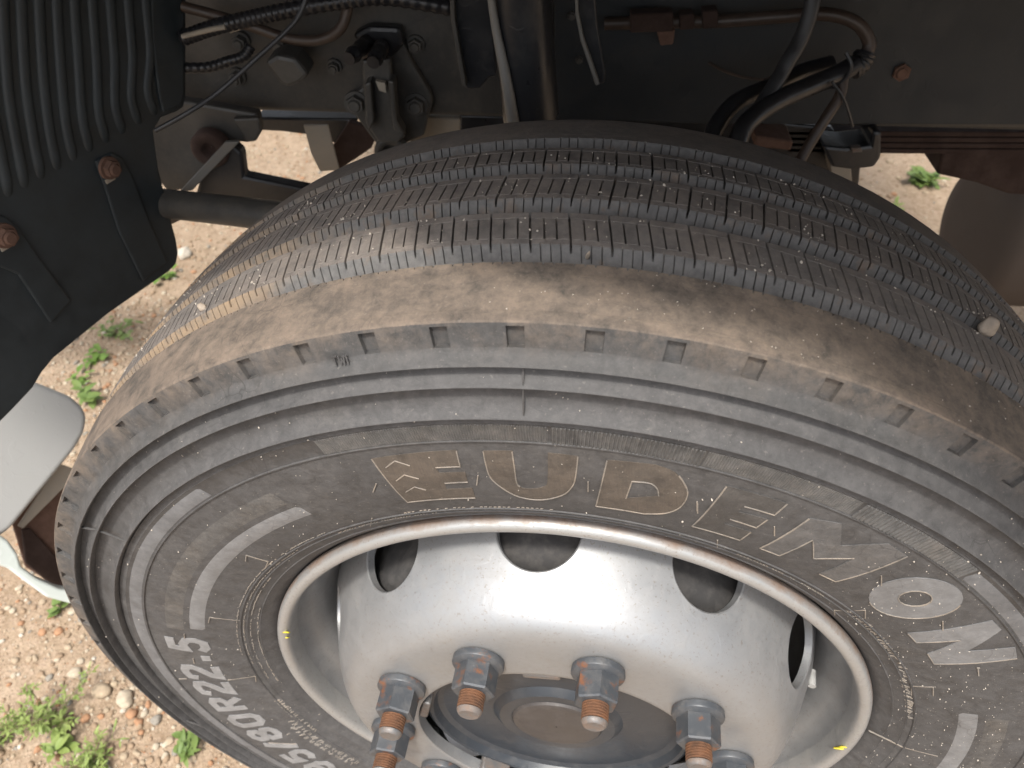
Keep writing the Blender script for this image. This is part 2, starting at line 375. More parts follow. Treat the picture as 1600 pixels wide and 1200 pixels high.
def stone(px, py, r, mat, label, sq=.7):
    p = PZ(px, py, r * .35); bv, bf = ICO[3]
    n1 = np.sin(bv @ rng.normal(0, 2.2, (3, 3)) + rng.uniform(0, 6, 3)).sum(1, keepdims=True)
    v = bv * (1 + .07 * n1) * np.array([1, random.uniform(.78, 1), sq]) * r
    o = mesh_obj('stone', v, bf, SM[mat]); o.location = (p.x, p.y, hgt(p.x, p.y) + r * .35); o.rotation_euler = (0, 0, random.uniform(0, 6))
    tag(o, label, 'stone', 'larger stones on the soil')
stone(158, 1078, .0155, 0, 'round tan stone between the feathery weed and the tyre')
stone(195, 1092, .0165, 1, 'largest pale stone right of the round tan stone')
stone(114, 1047, .0125, 1, 'small beige stone close to the stems of the feathery weed')
stone(206, 1116, .010, 3, 'orange stone just below the largest pale stone')
stone(236, 1083, .010, 3, 'orange stone nearest the lower edge of the tyre')
stone(245, 1126, .0095, 4, 'small dark grey stone beside the tyre edge')
stone(290, 399, .024, 5, 'white stone on the ground beside the rounded mudguard corner')

# ================================================================== truck
truck = empty('truck', None, (0, .6, 0))
TI = Matrix.Translation((0, -.6, 0))
def T(o):                                       # attach to the truck keeping world coordinates
    o.parent = truck; o.matrix_parent_inverse = TI; return o
tag(truck, 'parked truck with ribbed black mudguard, dark frame and silver ten-stud wheel', 'truck')

# ------------------------------------------------------------------ wheel
wheel = empty('wheel', None, (0, 0, ZC), (0, D2R(-9.018), D2R(-5.2))); T(wheel)
tag(wheel, 'silver steel wheel with dusty worn black tyre')
NP = 127; PITCH = 360 / NP
def RT(a): return .5225 - .73 * (a + .118) ** 2
SIPE_W = .00105
def tread_rib(a0, a1, phase, slant, near_wall=True, far_wall=True, longs=True, shorts=True, comb=True, dots=False, lines=True, mats=None):
    wd = a0 - a1; Dp = .0105
    rows = []                                   # a, R, normal a, normal R, zone
    if near_wall:
        for f, z in ((1.0, 'b'), (.82, 'b'), (.74, 'w'), (.4, 'w'), (.10, 'u')): rows.append((a0 + .0080 * f, RT(a0) - Dp * f, .8, .6, z))
    if not near_wall: rows.append((a0 + .0001, RT(a0) - .0010, .3, .95, 'q'))
    rows.append((a0 - .0006, RT(a0) + .0000, .3, .95, 'e'))
    rows.append((a0 - .0022, RT(a0 - .0022), 0, 1, 'e2'))
    s0, s1 = a0 - wd * .17, a0 - wd * .80
    rows.append((a0 - .0026, RT(a0 - .0026), 0, 1, 't'))
    rows.append((s0 + .0004, RT(s0), 0, 1, 't')); rows.append((s0, RT(s0), 0, 1, 'L')); rows.append((s0 - .0004, RT(s0), 0, 1, 's'))
    for k in (.33, .66):
        q = s0 + (s1 - s0) * k; rows.append((q, RT(q), 0, 1, 's'))
    rows.append((s1 + .0004, RT(s1), 0, 1, 's')); rows.append((s1, RT(s1), 0, 1, 'L')); rows.append((s1 - .0004, RT(s1), 0, 1, 't'))
    rows.append((a1 + .0024, RT(a1 + .0024), 0, 1, 't')); rows.append((a1 + .002, RT(a1 + .002), 0, 1, 'd'))
    rows.append((a1 + .0005, RT(a1), -.3, .95, 'd'))
    if far_wall: rows.append((a1 - .0028, RT(a1) - Dp, -.95, .3, 'x'))
    cols = []                                   # theta, {kind}
    for p in range(NP):
        t0 = phase + p * PITCH
        for k, fr in (('long', 0), ('comb', .25), ('short', .325), ('comb', .5), ('short', .655), ('comb', .75)):
            jit = random.uniform(-.012, .012); wdt = math.degrees(SIPE_W * random.uniform(.8, 1.2) * {'long': 1.25, 'short': .95, 'comb': .68}[k] / .52)
            c = t0 + (fr + jit) * PITCH; e = math.degrees(.00012 / .52)
            dep = random.uniform(.75, 1.1)
            for th, on in ((c - wdt / 2 - e, 0), (c - wdt / 2, 1), (c + wdt / 2, 1), (c + wdt / 2 + e, 0)): cols.append((th, k if on else None, dep))
    ac = (a0 + a1) / 2; v = []; nc = len(cols)
    for a, R, na, nr, z in rows:
        for th, k, dep in cols:
            d = 0
            if k == 'long' and longs and z not in ('w', 'x', 'q', 'b'): d = .0060
            elif k == 'short' and shorts and z in 'sL': d = .0052
            elif k == 'comb' and comb and z in ('w', 'u', 'e'): d = .0024
            elif k == 'comb' and dots and z == 'd': d = .0016
            elif lines and z == 'L': d = .0006
            d *= dep if d > .001 else 1
            v.append(W(R - d * nr, th + slant * (a - ac), a - d * na))
    F = grid_faces(len(rows), nc, True, flip=True)
    nw = 3 if near_wall else 0
    mi = np.zeros((len(rows) - 1, nc), int)
    if near_wall: mi[:5] = 1
    if far_wall: mi[-1] = 1
    return mesh_obj('tread_rib', v, F, mats or [M['tread'], M['wall']], wheel, False, mi.ravel().tolist())
tread_rib(.0130, -.0360, 86.3, 0, near_wall=False, longs=False, shorts=False, comb=False, dots=True, lines=False, mats=[M['shoulder'], M['wall']])
tread_rib(-.0525, -.0868, 86.30, -15)
tread_rib(-.1035, -.1370, 86.40, 9)
tread_rib(-.1520, -.1810, 86.45, -4)
r5 = tread_rib(-.2000, -.2480, 86.3, 0, longs=False, shorts=False, far_wall=False, lines=False)

# carcass: groove floors, inner sidewall, outer sidewall
lathe('tread_base', [(a, RT(a) - .0102) for a in np.linspace(.006, -.246, 24)], M['wall'], wheel, 256, 0)
prof = [(.0168, .4842), (.0170, .4822), (.0178, .4798), (.0194, .4766), (.0222, .4736), (.0256, .4713), (.0275, .4705), (.0279, .4699), (.0272, .4693), (.0196, .4687),
        (.0197, .4672), (.0206, .4610), (.0220, .4552), (.0246, .4503), (.0284, .4471), (.0304, .4461), (.0308, .4454), (.0300, .4447), (.0238, .4441),
        (.0252, .4430), (.0257, .4380), (.0262, .4372), (.0258, .4366), (.0256, .4210), (.0266, .4206), (.0266, .4198), (.0252, .4192),
        (.0251, .4120), (.0247, .4000), (.0236, .3850), (.0216, .3700), (.0188, .3550), (.0148, .3400), (.0122, .3325),
        (.0131, .3318), (.0126, .3308), (.0111, .3302), (.0094, .3260), (.0101, .3252), (.0087, .3240), (.0055, .3180),
        (.0040, .3150), (.0046, .3142), (.0032, .3130), (-.0002, .3080), (-.0050, .3030), (-.0110, .2985), (-.02, .2900)]
def aside(R):
    for (a0, r0), (a1, r1) in zip(prof, prof[1:]):
        if r1 <= R <= r0: return a0 + (a1 - a0) * (r0 - R) / max(1e-9, r0 - r1)
    return prof[0][0]
TXT = [(.0252, .4192), (.0251, .4120), (.0247, .4000), (.0236, .3850), (.0216, .3700), (.0188, .3550), (.0148, .3400), (.0094, .3260), (.0055, .318), (-.0002, .308)]
def atext(R):                                   # smooth text field of the sidewall
    xs = [q[1] for q in TXT][::-1]; ys = [q[0] for q in TXT][::-1]
    return float(np.interp(R, xs, ys))
sw = lathe('sidewall', prof, M['side'], wheel, 360, 38)
lathe('inner_sidewall', [(-.248, RT(-.248)), (-.262, .49), (-.272, .45), (-.272, .40), (-.258, .34), (-.245, .30), (-.235, .288)], M['side'], wheel, 160, 0)

# shoulder band with the 68 wear pockets
def shoulder_band():
    NN = 68; st = 360 / NN
    rows = [(.0130, .5090), (.0133, .5080), (.0136, .5070), (.0137, .5066), (.0147, .5020), (.0163, .4935), (.0165, .4928), (.0168, .4922), (.0176, .4908), (.0196, .4888), (.0228, .4866), (.0250, .4855), (.0255, .4849), (.0249, .4843), (.0170, .4836)]
    dep = [0, 0, 0, .0034, .0036, .0036, .0002, 0, 0, 0, 0, 0, 0, 0, 0]
    cols = []
    for i in range(NN):
        c = 86.2 + i * st; h = math.degrees(.0054 / .503)
        for o, q in ((-h - .03, 0), (-h, 1), (-h + .25, 1), (h - .25, 1), (h - .03, 1), (h, 0), (h + st * .18, 0), (h + st * .36, 0)): cols.append((c + o, q))
    v = []
    for (a, R), d in zip(rows, dep):
        for th, q in cols: v.append(W(R - .35 * d * q, th - (.509 - R) * 28 * .0, a - d * q))
    o = mesh_obj('shoulder_band', v, grid_faces(len(rows), len(cols), True), M['notch'], wheel)
    return sharpen(o, 28)
shoulder_band()

def polar_strip(name, R0, R1, t0, t1, mat, lift=.0003, nt=60, nr=5, fa=None, edge=True):
    v = []
    for i in range(nr):
        R = R0 + (R1 - R0) * i / (nr - 1)
        for j in range(nt + 1):
            e = 0 if not edge or (0 < i < nr - 1 and 0 < j < nt) else -.0006
            v.append(W(R, t0 + (t1 - t0) * j / nt, (fa or atext)(R) + lift + e))
    return mesh_obj(name, v, grid_faces(nr, nt + 1), mat, wheel)
fband = lambda R: .0256
# fine radial serrations
def serrated(t0, t1, pitch, amp, mat):
    n = int((t1 - t0) / pitch); v = []
    Rs = (.4362, .4356, .4216, .4211)
    for i, R in enumerate(Rs):
        for j in range(n * 4 + 1):
            ph = j % 4; q = (0, .0, 1, 1)[ph] * random.uniform(.75, 1.1)
            v.append(W(R, t0 + j * pitch / 4, .0259 + (amp * q if 0 < i < 3 else -.0004)))
    mesh_obj('serrated_band', v, grid_faces(4, n * 4 + 1), mat, wheel, False)
serrated(42.4, 56.4, .43, .0013, M['serr']); serrated(56.5, 70.7, .24, .00035, M['serr'])
serrated(70.8, 84, .34, .0011, M['serr']); serrated(84.05, 106, .24, .0006, M['serr'])
tag(polar_strip('smooth_band', .4212, .4362, 16, 42.3, M['band'], .0004, fa=fband), 'smooth grey band segment on the right of the sidewall')
tag(polar_strip('smooth_band', .4212, .4362, 122, 214, M['band'], .0004, 90, fa=fband), 'smooth grey band segment on the left of the sidewall')

# raised lettering: outlines given in (radius, angle) on the sidewall
Rinv = None
def px_to_polar(px, py, a=.021):
    # photo pixel to sidewall radius and angle (fits the lettering that stands on the tyre)
    mw = Matrix.Translation((0, 0, ZC)) @ Euler((0, D2R(-9.018), D2R(-5.2))).to_matrix().to_4x4()
    inv = mw.inverted(); o = inv @ CAM; d = inv.to_3x3() @ ray(px, py)
    for _ in range(3):
        t = (-a - o.y) / d.y; P = o + d * t; R = math.hypot(P.x, P.z); a = atext(R)
    return R, math.degrees(math.atan2(P.z, P.x))
def letter(polys, mat, lift=.0006, ridges=(), name='letter', label=None):
    # polys: lists of (R, theta), each without holes; adjoining edges merge
    bm = bmesh.new()
    for poly in polys:
        q = [Vector((th, R * 150, 0)) for R, th in poly]      # flat chart: degrees, radius
        vs_ = [bm.verts.new(p) for p in q]
        for tri in tessellate_polygon([q]):
            try: bm.faces.new([vs_[i] for i in tri])
            except ValueError: pass
    bmesh.ops.remove_doubles(bm, verts=bm.verts, dist=.01)
    xs = [v.co.x for v in bm.verts]; ys = [v.co.y for v in bm.verts]
    for x in np.arange(min(xs) + .55, max(xs), .9):
        bmesh.ops.bisect_plane(bm, geom=bm.verts[:] + bm.edges[:] + bm.faces[:], plane_co=(x, 0, 0), plane_no=(1, 0, 0))
    for y in np.arange(min(ys) + .6, max(ys), 1.1):
        bmesh.ops.bisect_plane(bm, geom=bm.verts[:] + bm.edges[:] + bm.faces[:], plane_co=(0, y, 0), plane_no=(0, 1, 0))
    be = [e for e in bm.edges if len(e.link_faces) == 1]
    r = bmesh.ops.extrude_edge_only(bm, edges=be)
    low = {v for v in r['geom'] if isinstance(v, bmesh.types.BMVert)}
    for v in bm.verts:
        R = v.co.y / 150; v.co = W(R, v.co.x, atext(R) + (-.0012 if v in low else lift))
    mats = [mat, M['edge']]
    for ln in ridges:                           # raised outline, its pale colour painting the light on letter edges
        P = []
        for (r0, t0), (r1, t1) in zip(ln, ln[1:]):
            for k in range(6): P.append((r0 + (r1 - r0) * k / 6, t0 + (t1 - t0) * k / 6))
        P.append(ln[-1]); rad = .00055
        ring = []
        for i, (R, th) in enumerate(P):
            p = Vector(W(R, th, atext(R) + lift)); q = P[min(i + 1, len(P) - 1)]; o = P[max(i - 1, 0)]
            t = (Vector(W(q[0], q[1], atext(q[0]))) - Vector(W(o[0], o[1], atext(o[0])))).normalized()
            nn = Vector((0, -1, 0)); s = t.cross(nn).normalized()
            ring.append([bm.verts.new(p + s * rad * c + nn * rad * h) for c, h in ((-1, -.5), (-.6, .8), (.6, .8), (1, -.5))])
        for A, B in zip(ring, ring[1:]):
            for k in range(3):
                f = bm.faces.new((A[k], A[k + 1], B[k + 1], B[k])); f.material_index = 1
    o = bm_obj(name, bm, mats, wheel)
    if label: tag(o, label)
    return o
Z3 = lambda pts: [px_to_polar(500 + x / 2.667, 640 + y / 2.667) for x, y in pts]
Z4 = lambda pts: [px_to_polar(1050 + x / 2.909, 680 + y / 2.909) for x, y in pts]
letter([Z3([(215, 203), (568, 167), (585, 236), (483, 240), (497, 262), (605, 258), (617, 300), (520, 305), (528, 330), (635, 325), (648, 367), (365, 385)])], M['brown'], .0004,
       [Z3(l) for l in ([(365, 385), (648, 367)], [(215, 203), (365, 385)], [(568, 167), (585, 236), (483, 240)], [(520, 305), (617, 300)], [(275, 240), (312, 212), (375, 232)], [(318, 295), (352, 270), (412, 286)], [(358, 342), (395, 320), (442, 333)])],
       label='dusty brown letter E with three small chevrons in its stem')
def smooth2(pts, n=4): return [(p.x, p.y) for p in catmull([Vector((x, y, 0)) for x, y in pts], n)]
UC = smooth2([(680, 170), (690, 220), (710, 280), (760, 325), (830, 362), (920, 375), (1010, 355), (1050, 320), (1065, 280), (1075, 192)])
UI = smooth2([(800, 170), (812, 250), (820, 303), (840, 323), (885, 328), (930, 319), (948, 297), (950, 178)])
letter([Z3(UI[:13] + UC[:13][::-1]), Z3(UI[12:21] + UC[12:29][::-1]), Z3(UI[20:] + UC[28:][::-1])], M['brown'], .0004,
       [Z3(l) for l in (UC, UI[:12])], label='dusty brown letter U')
DC = smooth2([(1400, 228), (1480, 260), (1525, 320), (1530, 360), (1500, 405), (1440, 430), (1350, 433)])
DI = smooth2([(1300, 297), (1375, 305), (1405, 328), (1412, 358)])
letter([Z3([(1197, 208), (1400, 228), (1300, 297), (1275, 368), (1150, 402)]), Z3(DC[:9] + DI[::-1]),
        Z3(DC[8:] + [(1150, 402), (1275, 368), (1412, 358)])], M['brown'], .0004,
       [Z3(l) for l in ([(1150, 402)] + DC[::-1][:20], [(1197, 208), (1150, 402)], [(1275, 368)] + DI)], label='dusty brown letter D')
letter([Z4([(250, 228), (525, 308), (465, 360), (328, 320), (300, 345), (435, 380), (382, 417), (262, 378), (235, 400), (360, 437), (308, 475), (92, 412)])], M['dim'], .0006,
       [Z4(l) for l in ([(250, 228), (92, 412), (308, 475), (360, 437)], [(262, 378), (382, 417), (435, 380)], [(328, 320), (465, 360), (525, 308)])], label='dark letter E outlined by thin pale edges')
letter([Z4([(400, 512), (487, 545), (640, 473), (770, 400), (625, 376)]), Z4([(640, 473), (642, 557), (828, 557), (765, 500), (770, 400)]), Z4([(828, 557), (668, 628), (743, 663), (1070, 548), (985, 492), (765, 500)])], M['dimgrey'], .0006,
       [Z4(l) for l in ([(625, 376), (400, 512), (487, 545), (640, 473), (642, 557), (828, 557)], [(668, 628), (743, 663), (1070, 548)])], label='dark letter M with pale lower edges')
def ell(cx, cy, rx, ry, k0, k1, n=14): return [(cx + rx * math.cos(D2R(k0 + (k1 - k0) * i / n)), cy + ry * math.sin(D2R(k0 + (k1 - k0) * i / n))) for i in range(n + 1)]
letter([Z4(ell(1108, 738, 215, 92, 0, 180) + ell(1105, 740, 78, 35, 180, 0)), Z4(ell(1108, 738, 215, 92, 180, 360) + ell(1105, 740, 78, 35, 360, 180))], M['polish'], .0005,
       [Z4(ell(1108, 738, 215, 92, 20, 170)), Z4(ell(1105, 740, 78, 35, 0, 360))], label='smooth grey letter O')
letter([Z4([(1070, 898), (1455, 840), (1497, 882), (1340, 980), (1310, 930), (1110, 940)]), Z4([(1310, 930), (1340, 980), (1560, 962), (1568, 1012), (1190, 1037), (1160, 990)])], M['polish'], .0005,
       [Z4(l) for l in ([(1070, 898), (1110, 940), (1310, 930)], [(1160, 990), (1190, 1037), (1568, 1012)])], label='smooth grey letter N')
# size marking, heavy strokes, tops towards the tread
GL = {'2': [[(0, .72), (.1, .95), (.35, 1), (.62, 1), (.88, .92), (.9, .7), (.7, .5), (.2, .22), (.05, .0), (.95, 0)]], '5': [[(.92, 1), (.2, 1), (.12, .58), (.5, .64), (.85, .52), (.9, .25), (.7, .03), (.3, 0), (.02, .14)]],
      '.': [[(.28, 0), (.72, 0)]], 'R': [[(.08, 0), (.08, 1), (.65, 1), (.9, .88), (.9, .62), (.65, .5), (.1, .5)], [(.5, .5), (.95, 0)]],
      '0': [[(.3, 0), (.08, .16), (.08, .84), (.3, 1), (.7, 1), (.92, .84), (.92, .16), (.7, 0), (.3, 0)]], '8': [[(.5, .52), (.15, .66), (.15, .88), (.35, 1), (.65, 1), (.85, .88), (.85, .66), (.5, .52), (.1, .36), (.1, .12), (.35, 0), (.65, 0), (.9, .12), (.9, .36), (.5, .52)]],
      '/': [[(.15, -.05), (.85, 1.05)]], '9': [[(.1, .1), (.35, 0), (.65, 0), (.9, .25), (.9, .8), (.65, 1), (.3, 1), (.1, .85), (.1, .6), (.3, .45), (.65, .45), (.9, .55)]]}
def glyph(ch, thc, Rb, Rt, wdeg, mat, stroke, label):
    H = Rt - Rb; h = stroke / 2; polys = []
    kx = math.radians(wdeg) * (Rb + Rt) / 2
    for ln in GL[ch]:
        P = [Vector((x * kx, y * H)) for x, y in ln]; n = len(P); L = []; Rr = []
        for i in range(n):
            t0 = (P[i] - P[i - 1]).normalized() if i else (P[1] - P[0]).normalized()
            t1 = (P[i + 1] - P[i]).normalized() if i < n - 1 else t0
            if i == n - 1 and (P[0] - P[-1]).length < 1e-6: t1 = (P[1] - P[0]).normalized()
            if i == 0 and (P[0] - P[-1]).length < 1e-6: t0 = (P[-1] - P[-2]).normalized()
            a, b = Vector((-t0.y, t0.x)), Vector((-t1.y, t1.x)); m = (a + b).normalized(); m /= max(.55, m.dot(a))
            L.append(P[i] + m * h); Rr.append(P[i] - m * h)
        for i in range(n - 1): polys.append([L[i], L[i + 1], Rr[i + 1], Rr[i]])
    cv = lambda p: (Rb + p.y, thc - math.degrees((p.x - kx / 2) / ((Rb + Rt) / 2)))
    return letter([[cv(p) for p in poly] for poly in polys], mat, .0005, (), 'letter', label)
sizes = [('5', 163.6, 'last digit 5 of the tyre size marking'), ('.', 168.0, 'decimal point of the tyre size marking'), ('2', 172.8, 'second digit 2 after the R of the size marking'), ('2', 178.3, 'first digit 2 after the R of the size marking'),
         ('R', 184.2, 'letter R of the tyre size marking'), ('0', 190.5, 'digit 0 before the R of the size marking'), ('8', 196.1, 'digit 8 after the slash of the size marking'), ('/', 200.9, 'slash of the tyre size marking'),
         ('5', 205.5, 'digit 5 before the slash of the size marking'), ('9', 211.0, 'digit 9 of the tyre size marking'), ('2', 216.4, 'first digit 2 of the tyre size marking')]
for ch, th, lb in sizes:
    glyph(ch, th, .367 if ch != '.' else .371, .4015 if ch != '.' else .405, 4.0 if ch != '.' else 3.6, M['grey'], .0092, lb)
# small wear-indicator letters on the shoulder
def small_strokes(name, strokes, mat, thick=.0005, label=None):
    V = []; F = []
    for (R0, t0, a0), (R1, t1, a1) in strokes:
        p, q = Vector(W(R0, t0, a0)), Vector(W(R1, t1, a1)); d = (q - p).normalized(); n = Vector((0, -1, 0)); s = d.cross(n).normalized() * thick; k = len(V)
        nn = n * thick * 1.6
        V += [p - s - nn, p - s + nn, p + s + nn, p + s - nn, q - s - nn, q - s + nn, q + s + nn, q + s - nn]
        F += [(k, k + 1, k + 5, k + 4), (k + 1, k + 2, k + 6, k + 5), (k + 2, k + 3, k + 7, k + 6), (k, k + 3, k + 2, k + 1), (k + 4, k + 5, k + 6, k + 7)]
    o = mesh_obj(name, V, F, mat, wheel, False)
    if label: tag(o, label)
    return o
def twi():
    x0 = 100.0; st = []; A = lambda R: .0184 + (.495 - R) * .36 + .0002
    def s(xa, ya, xb, yb): st.append(((.4905 + ya * .0055, x0 - xa, A(.4905 + ya * .0055)), (.4905 + yb * .0055, x0 - xb, A(.4905 + yb * .0055))))
    s(0, 1, .5, 1); s(.25, 1, .25, 0); s(.6, 1, .72, 0); s(.72, 0, .84, .8); s(.84, .8, .96, 0); s(.96, 0, 1.08, 1); s(1.25, 1, 1.25, 0)
    small_strokes('letter', st, M['side'], .00045, 'tiny TWI letters on the shoulder of the tyre')
twi()
# polished arc panels beside the lettering
tag(polar_strip('arc_panel', .3790, .4055, 115.5, 159.4, M['serr'], .0002, 70), 'dark arc panel left of the large lettering')
tag(polar_strip('arc_stripe', .3630, .3785, 115, 158.4, M['polish'], .0005, 70), 'pale grey arc stripe left of the large lettering')
tag(polar_strip('arc_panel', .3790, .4050, -32, 11.2, M['serr'], .0002, 70), 'dark arc panel right of the rim')
tag(polar_strip('arc_stripe', .3630, .3785, -32, 11.8, M['polish'], .0005, 70), 'grey arc stripe right of the rim')
# moulding nibs, bracket marks and hairlines
def marks():
    st = []
    L = lambda R0, t0, R1, t1: st.append(((R0, t0, atext(R0) + .0003), (R1, t1, atext(R1) + .0003)))
    for px0, py0, px1, py1 in [(588, 755, 583, 768), (581, 810, 578, 824), (747, 742, 745, 757), (919, 752, 919, 767), (1089, 783, 1089, 797), (1090, 786, 1090, 801), (1121, 844, 1121, 858), (1210, 822, 1210, 836),
                               (1377, 899, 1377, 914), (1473, 970, 1473, 984), (1304, 956, 1352, 953), (1352, 953, 1352, 966), (1304, 956, 1305, 964), (1424, 1071, 1458, 1073), (1424, 1071, 1424, 1085), (1458, 1073, 1458, 1086),
                               (1526, 1043, 1531, 1043), (1528, 1043, 1529, 1055), (385, 867, 419, 877), (385, 867, 384, 876), (419, 877, 415, 887), (328, 964, 376, 969), (328, 964, 326, 972), (376, 969, 375, 978), (288, 990, 289, 997),
                               (356, 1062, 398, 1059), (398, 1056, 399, 1067), (448, 1148, 495, 1131), (420, 1160, 463, 1162), (1357, 1141, 1410, 1168), (1410, 1168, 1465, 1181), (302, 1028, 304, 1036), (280, 1060, 292, 1060), (1180, 826, 1245, 814)][:-1]:
        (R0, t0), (R1, t1) = px_to_polar(px0, py0), px_to_polar(px1, py1); L(R0, t0, R1, t1)
    for q in st: small_strokes('mould_mark', [q], M['edge'], .0004)
    st.clear()
    # rows of tiny raised dashes and characters near the bead
    for R, t0, t1, stp in ((.3345, 118, 168, .5), (.3285, 126, 172, .5), (.3225, 138, 178, .5), (.3165, 150, 180, .5), (.3345, 84, 104, .6), (.3265, 100, 118, .45), (.326, 44, 60, .5)):
        t = t0
        while t < t1:
            if random.random() < .8: L(R + random.uniform(-.0004, .0004), t, R + random.uniform(-.0004, .0004), t + stp * .62)
            t += stp
    for R, t0, t1 in ((.330, 20, 40), (.327, 6, 19), (.345, 196, 214), (.338, 194, 215), (.330, 186, 200)):
        t = t0
        while t < t1:
            k = random.choice((2, 3, 3)); dr = .0038
            for _ in range(k):
                ta = t + random.choice((0, .45, .22)); tb = t + random.choice((0, .45)); L(R - dr * random.random(), ta, R + dr * random.random(), tb)
            t += random.choice((.75, .75, 1.3))
    tag(small_strokes('bead_marking', st, M['edge'], .00032), kind='stuff')
    st.clear()
    # flash lines crossing the upper sidewall
    for pts in ([(.487, 141.3, .0216), (.470, 139.5, .0254), (.4455, 138.8, .0276)], [(.4840, 85.7, .0205), (.470, 85.75, .0256), (.4458, 85.9, .0276)], [(.4455, 29.5, .0274), (.470, 31, .0252)], [(.470, 190, .0252), (.45, 192, .027)]):
        small_strokes('flash_line', list(zip(pts, pts[1:])), M['notch'], .0005)
marks()

# ------------------------------------------------------------------ rim, disc, hub
lathe('rim', [(-.0160, .2900), (-.0125, .2960), (-.0085, .2990), (-.0035, .2992), (.0008, .2978), (.0030, .2952), (.0036, .2920), (.0028, .2890), (.0004, .2868), (-.0045, .2855), (-.020, .2842)], M['lip'], wheel, 256, 60)
lathe('rim_well', [(-.0200, .2842), (-.030, .2825), (-.040, .2760), (-.050, .2670), (-.060, .2625), (-.078, .2585), (-.11, .254), (-.20, .254), (-.225, .275), (-.24, .284)], M['silver'], wheel, 192, 0)
DP = [(-.078, .2585), (-.05, .2530), (-.03, .2458), (-.01, .2378), (.008, .2300), (.02, .2235), (.030, .2168), (.0375, .2095), (.0418, .2025), (.0438, .1955), (.0447, .1880), (.045, .1780), (.045, .1500), (.045, .1392)]
DP = [(p.x, p.y) for p in catmull([Vector((a, r, 0)) for a, r in DP], 6)]
ds = [0]
for p, q in zip(DP, DP[1:]): ds.append(ds[-1] + math.dist(p, q))
def disc_pt(s, th, sink=0):
    a = float(np.interp(s, ds, [p[0] for p in DP])); R = float(np.interp(s, ds, [p[1] for p in DP]))
    if sink:
        e = .003; a2 = float(np.interp(s + e, ds, [p[0] for p in DP])); R2 = float(np.interp(s + e, ds, [p[1] for p in DP]))
        t = Vector((a2 - a, R2 - R)); t.normalize() if t.length > 0 else None
        a += t.y * sink; R -= t.x * sink                # inwards, away from the viewer
    return W(R, th, a)
def wheel_disc():
    V = []; F = []; hole_s = float(np.interp(.001, [p[0] for p in DP[:43]], ds[:43])); RH = .0365; sc = hole_s - RH + .0; sB = float(np.interp(.022, [p[0] for p in DP[:43]], ds[:43]))
    n = 64; lay = 7
    for h in range(10):
        tc = 88.4 + 36 * h; base = len(V)
        Rm = .243
        rings = []
        hx0 = D2R(18) * Rm; c1 = math.atan2(sB - sc, hx0); c2 = math.atan2(sc, hx0)
        ANG = sorted([2 * math.pi * (k + .5) / 60 for k in range(60)] + [c1, math.pi - c1, math.pi + c2, 2 * math.pi - c2])
        for l in range(-3, lay + 1):
            for an in ANG:
                cx, cy = math.cos(an), math.sin(an)
                # distance to the sector's rectangle (x: degrees around, y: along the profile)
                hx = D2R(18) * Rm; hy = (sB - sc) if cy > 0 else sc
                m = min(hx / abs(cx) if abs(cx) > 1e-6 else 9, hy / abs(cy) if abs(cy) > 1e-6 else 9)
                if l <= 0:
                    r = RH + (.0012 if l == 0 else 0) ; sink = (0, .0010, .004, .008)[-l]
                else: r = RH + .0012 + (m - RH - .0012) * (l / lay) ** 1.0; sink = 0
                V.append(disc_pt(sc + cy * r, tc + math.degrees(cx * r / Rm), sink))
        F += grid_faces(lay + 4, n, True, base)
    n2 = 360; base = len(V); ss = list(np.linspace(sB, ds[-1], 26))
    for s in ss:
        for j in range(n2): V.append(disc_pt(s, j))
    F += grid_faces(len(ss), n2, True, base)
    base = len(V)                                       # edge of the bore
    for a, R in ((.045, .1392), (.0442, .1382), (.032, .1380)):
        for j in range(n2): V.append(W(R, j, a))
    F += grid_faces(3, n2, True, base)
    bm = bmesh.new(); me = bpy.data.meshes.new('t'); me.from_pydata(V, [], F); bm.from_mesh(me); bpy.data.meshes.remove(me)
    bmesh.ops.remove_doubles(bm, verts=bm.verts, dist=.00002)
    return sharpen(bm_obj('wheel_disc', bm, M['silver'], wheel, True), 40)
wheel_disc()
lathe('brake_drum', [(.004, .139), (-.002, .165), (-.008, .195), (-.014, .214), (-.022, .2245), (-.034, .2285), (-.075, .2290), (-.077, .2260), (-.20, .2260), (-.21, .2)], M['drum'], wheel, 128)
lathe('hub', [(.020, .1382), (.028, .1345), (.031, .1300), (.0305, .1262), (.0225, .1235), (.0195, .1180), (.0190, .0800), (.0205, .0660), (.0250, .0610), (.0268, .0585), (.0268, .0470), (.0262, .0460)], M['hub'], wheel, 160, 25)
lathe('hub_cap', [(.0255, .0462), (.0285, .0440), (.0300, .0400), (.0296, .0360), (.0300, .0250), (.0302, .0100), (.0303, .0008)], M['cap'], wheel, 96, 30)
def lathe_bm(prof, n, bm=None, mi=0, cap=False):
    bm = bm or bmesh.new(); rings = [[bm.verts.new((r * math.cos(2 * math.pi * k / n), -a, r * math.sin(2 * math.pi * k / n))) for k in range(n)] for a, r in prof]
    for A, B in zip(rings, rings[1:]):
        for k in range(n): bm.faces.new((A[k], A[(k + 1) % n], B[(k + 1) % n], B[k])).material_index = mi
    if cap: bm.faces.new(rings[-1]).material_index = mi
    return bm
def hexa(bm, a0, a1, rf, cham=.0015):
    rc = rf / math.cos(math.pi / 6); prev = None
    for a, s in ((a0, 1), (a1 - cham, 1), (a1, .93)):
        ring = [bm.verts.new((rc * s * math.cos(math.pi / 3 * k), -a, rc * s * math.sin(math.pi / 3 * k))) for k in range(6)]
        if prev:
            for k in range(6): bm.faces.new((prev[k], prev[(k + 1) % 6], ring[(k + 1) % 6], ring[k]))
        prev = ring
    bm.faces.new(prev)
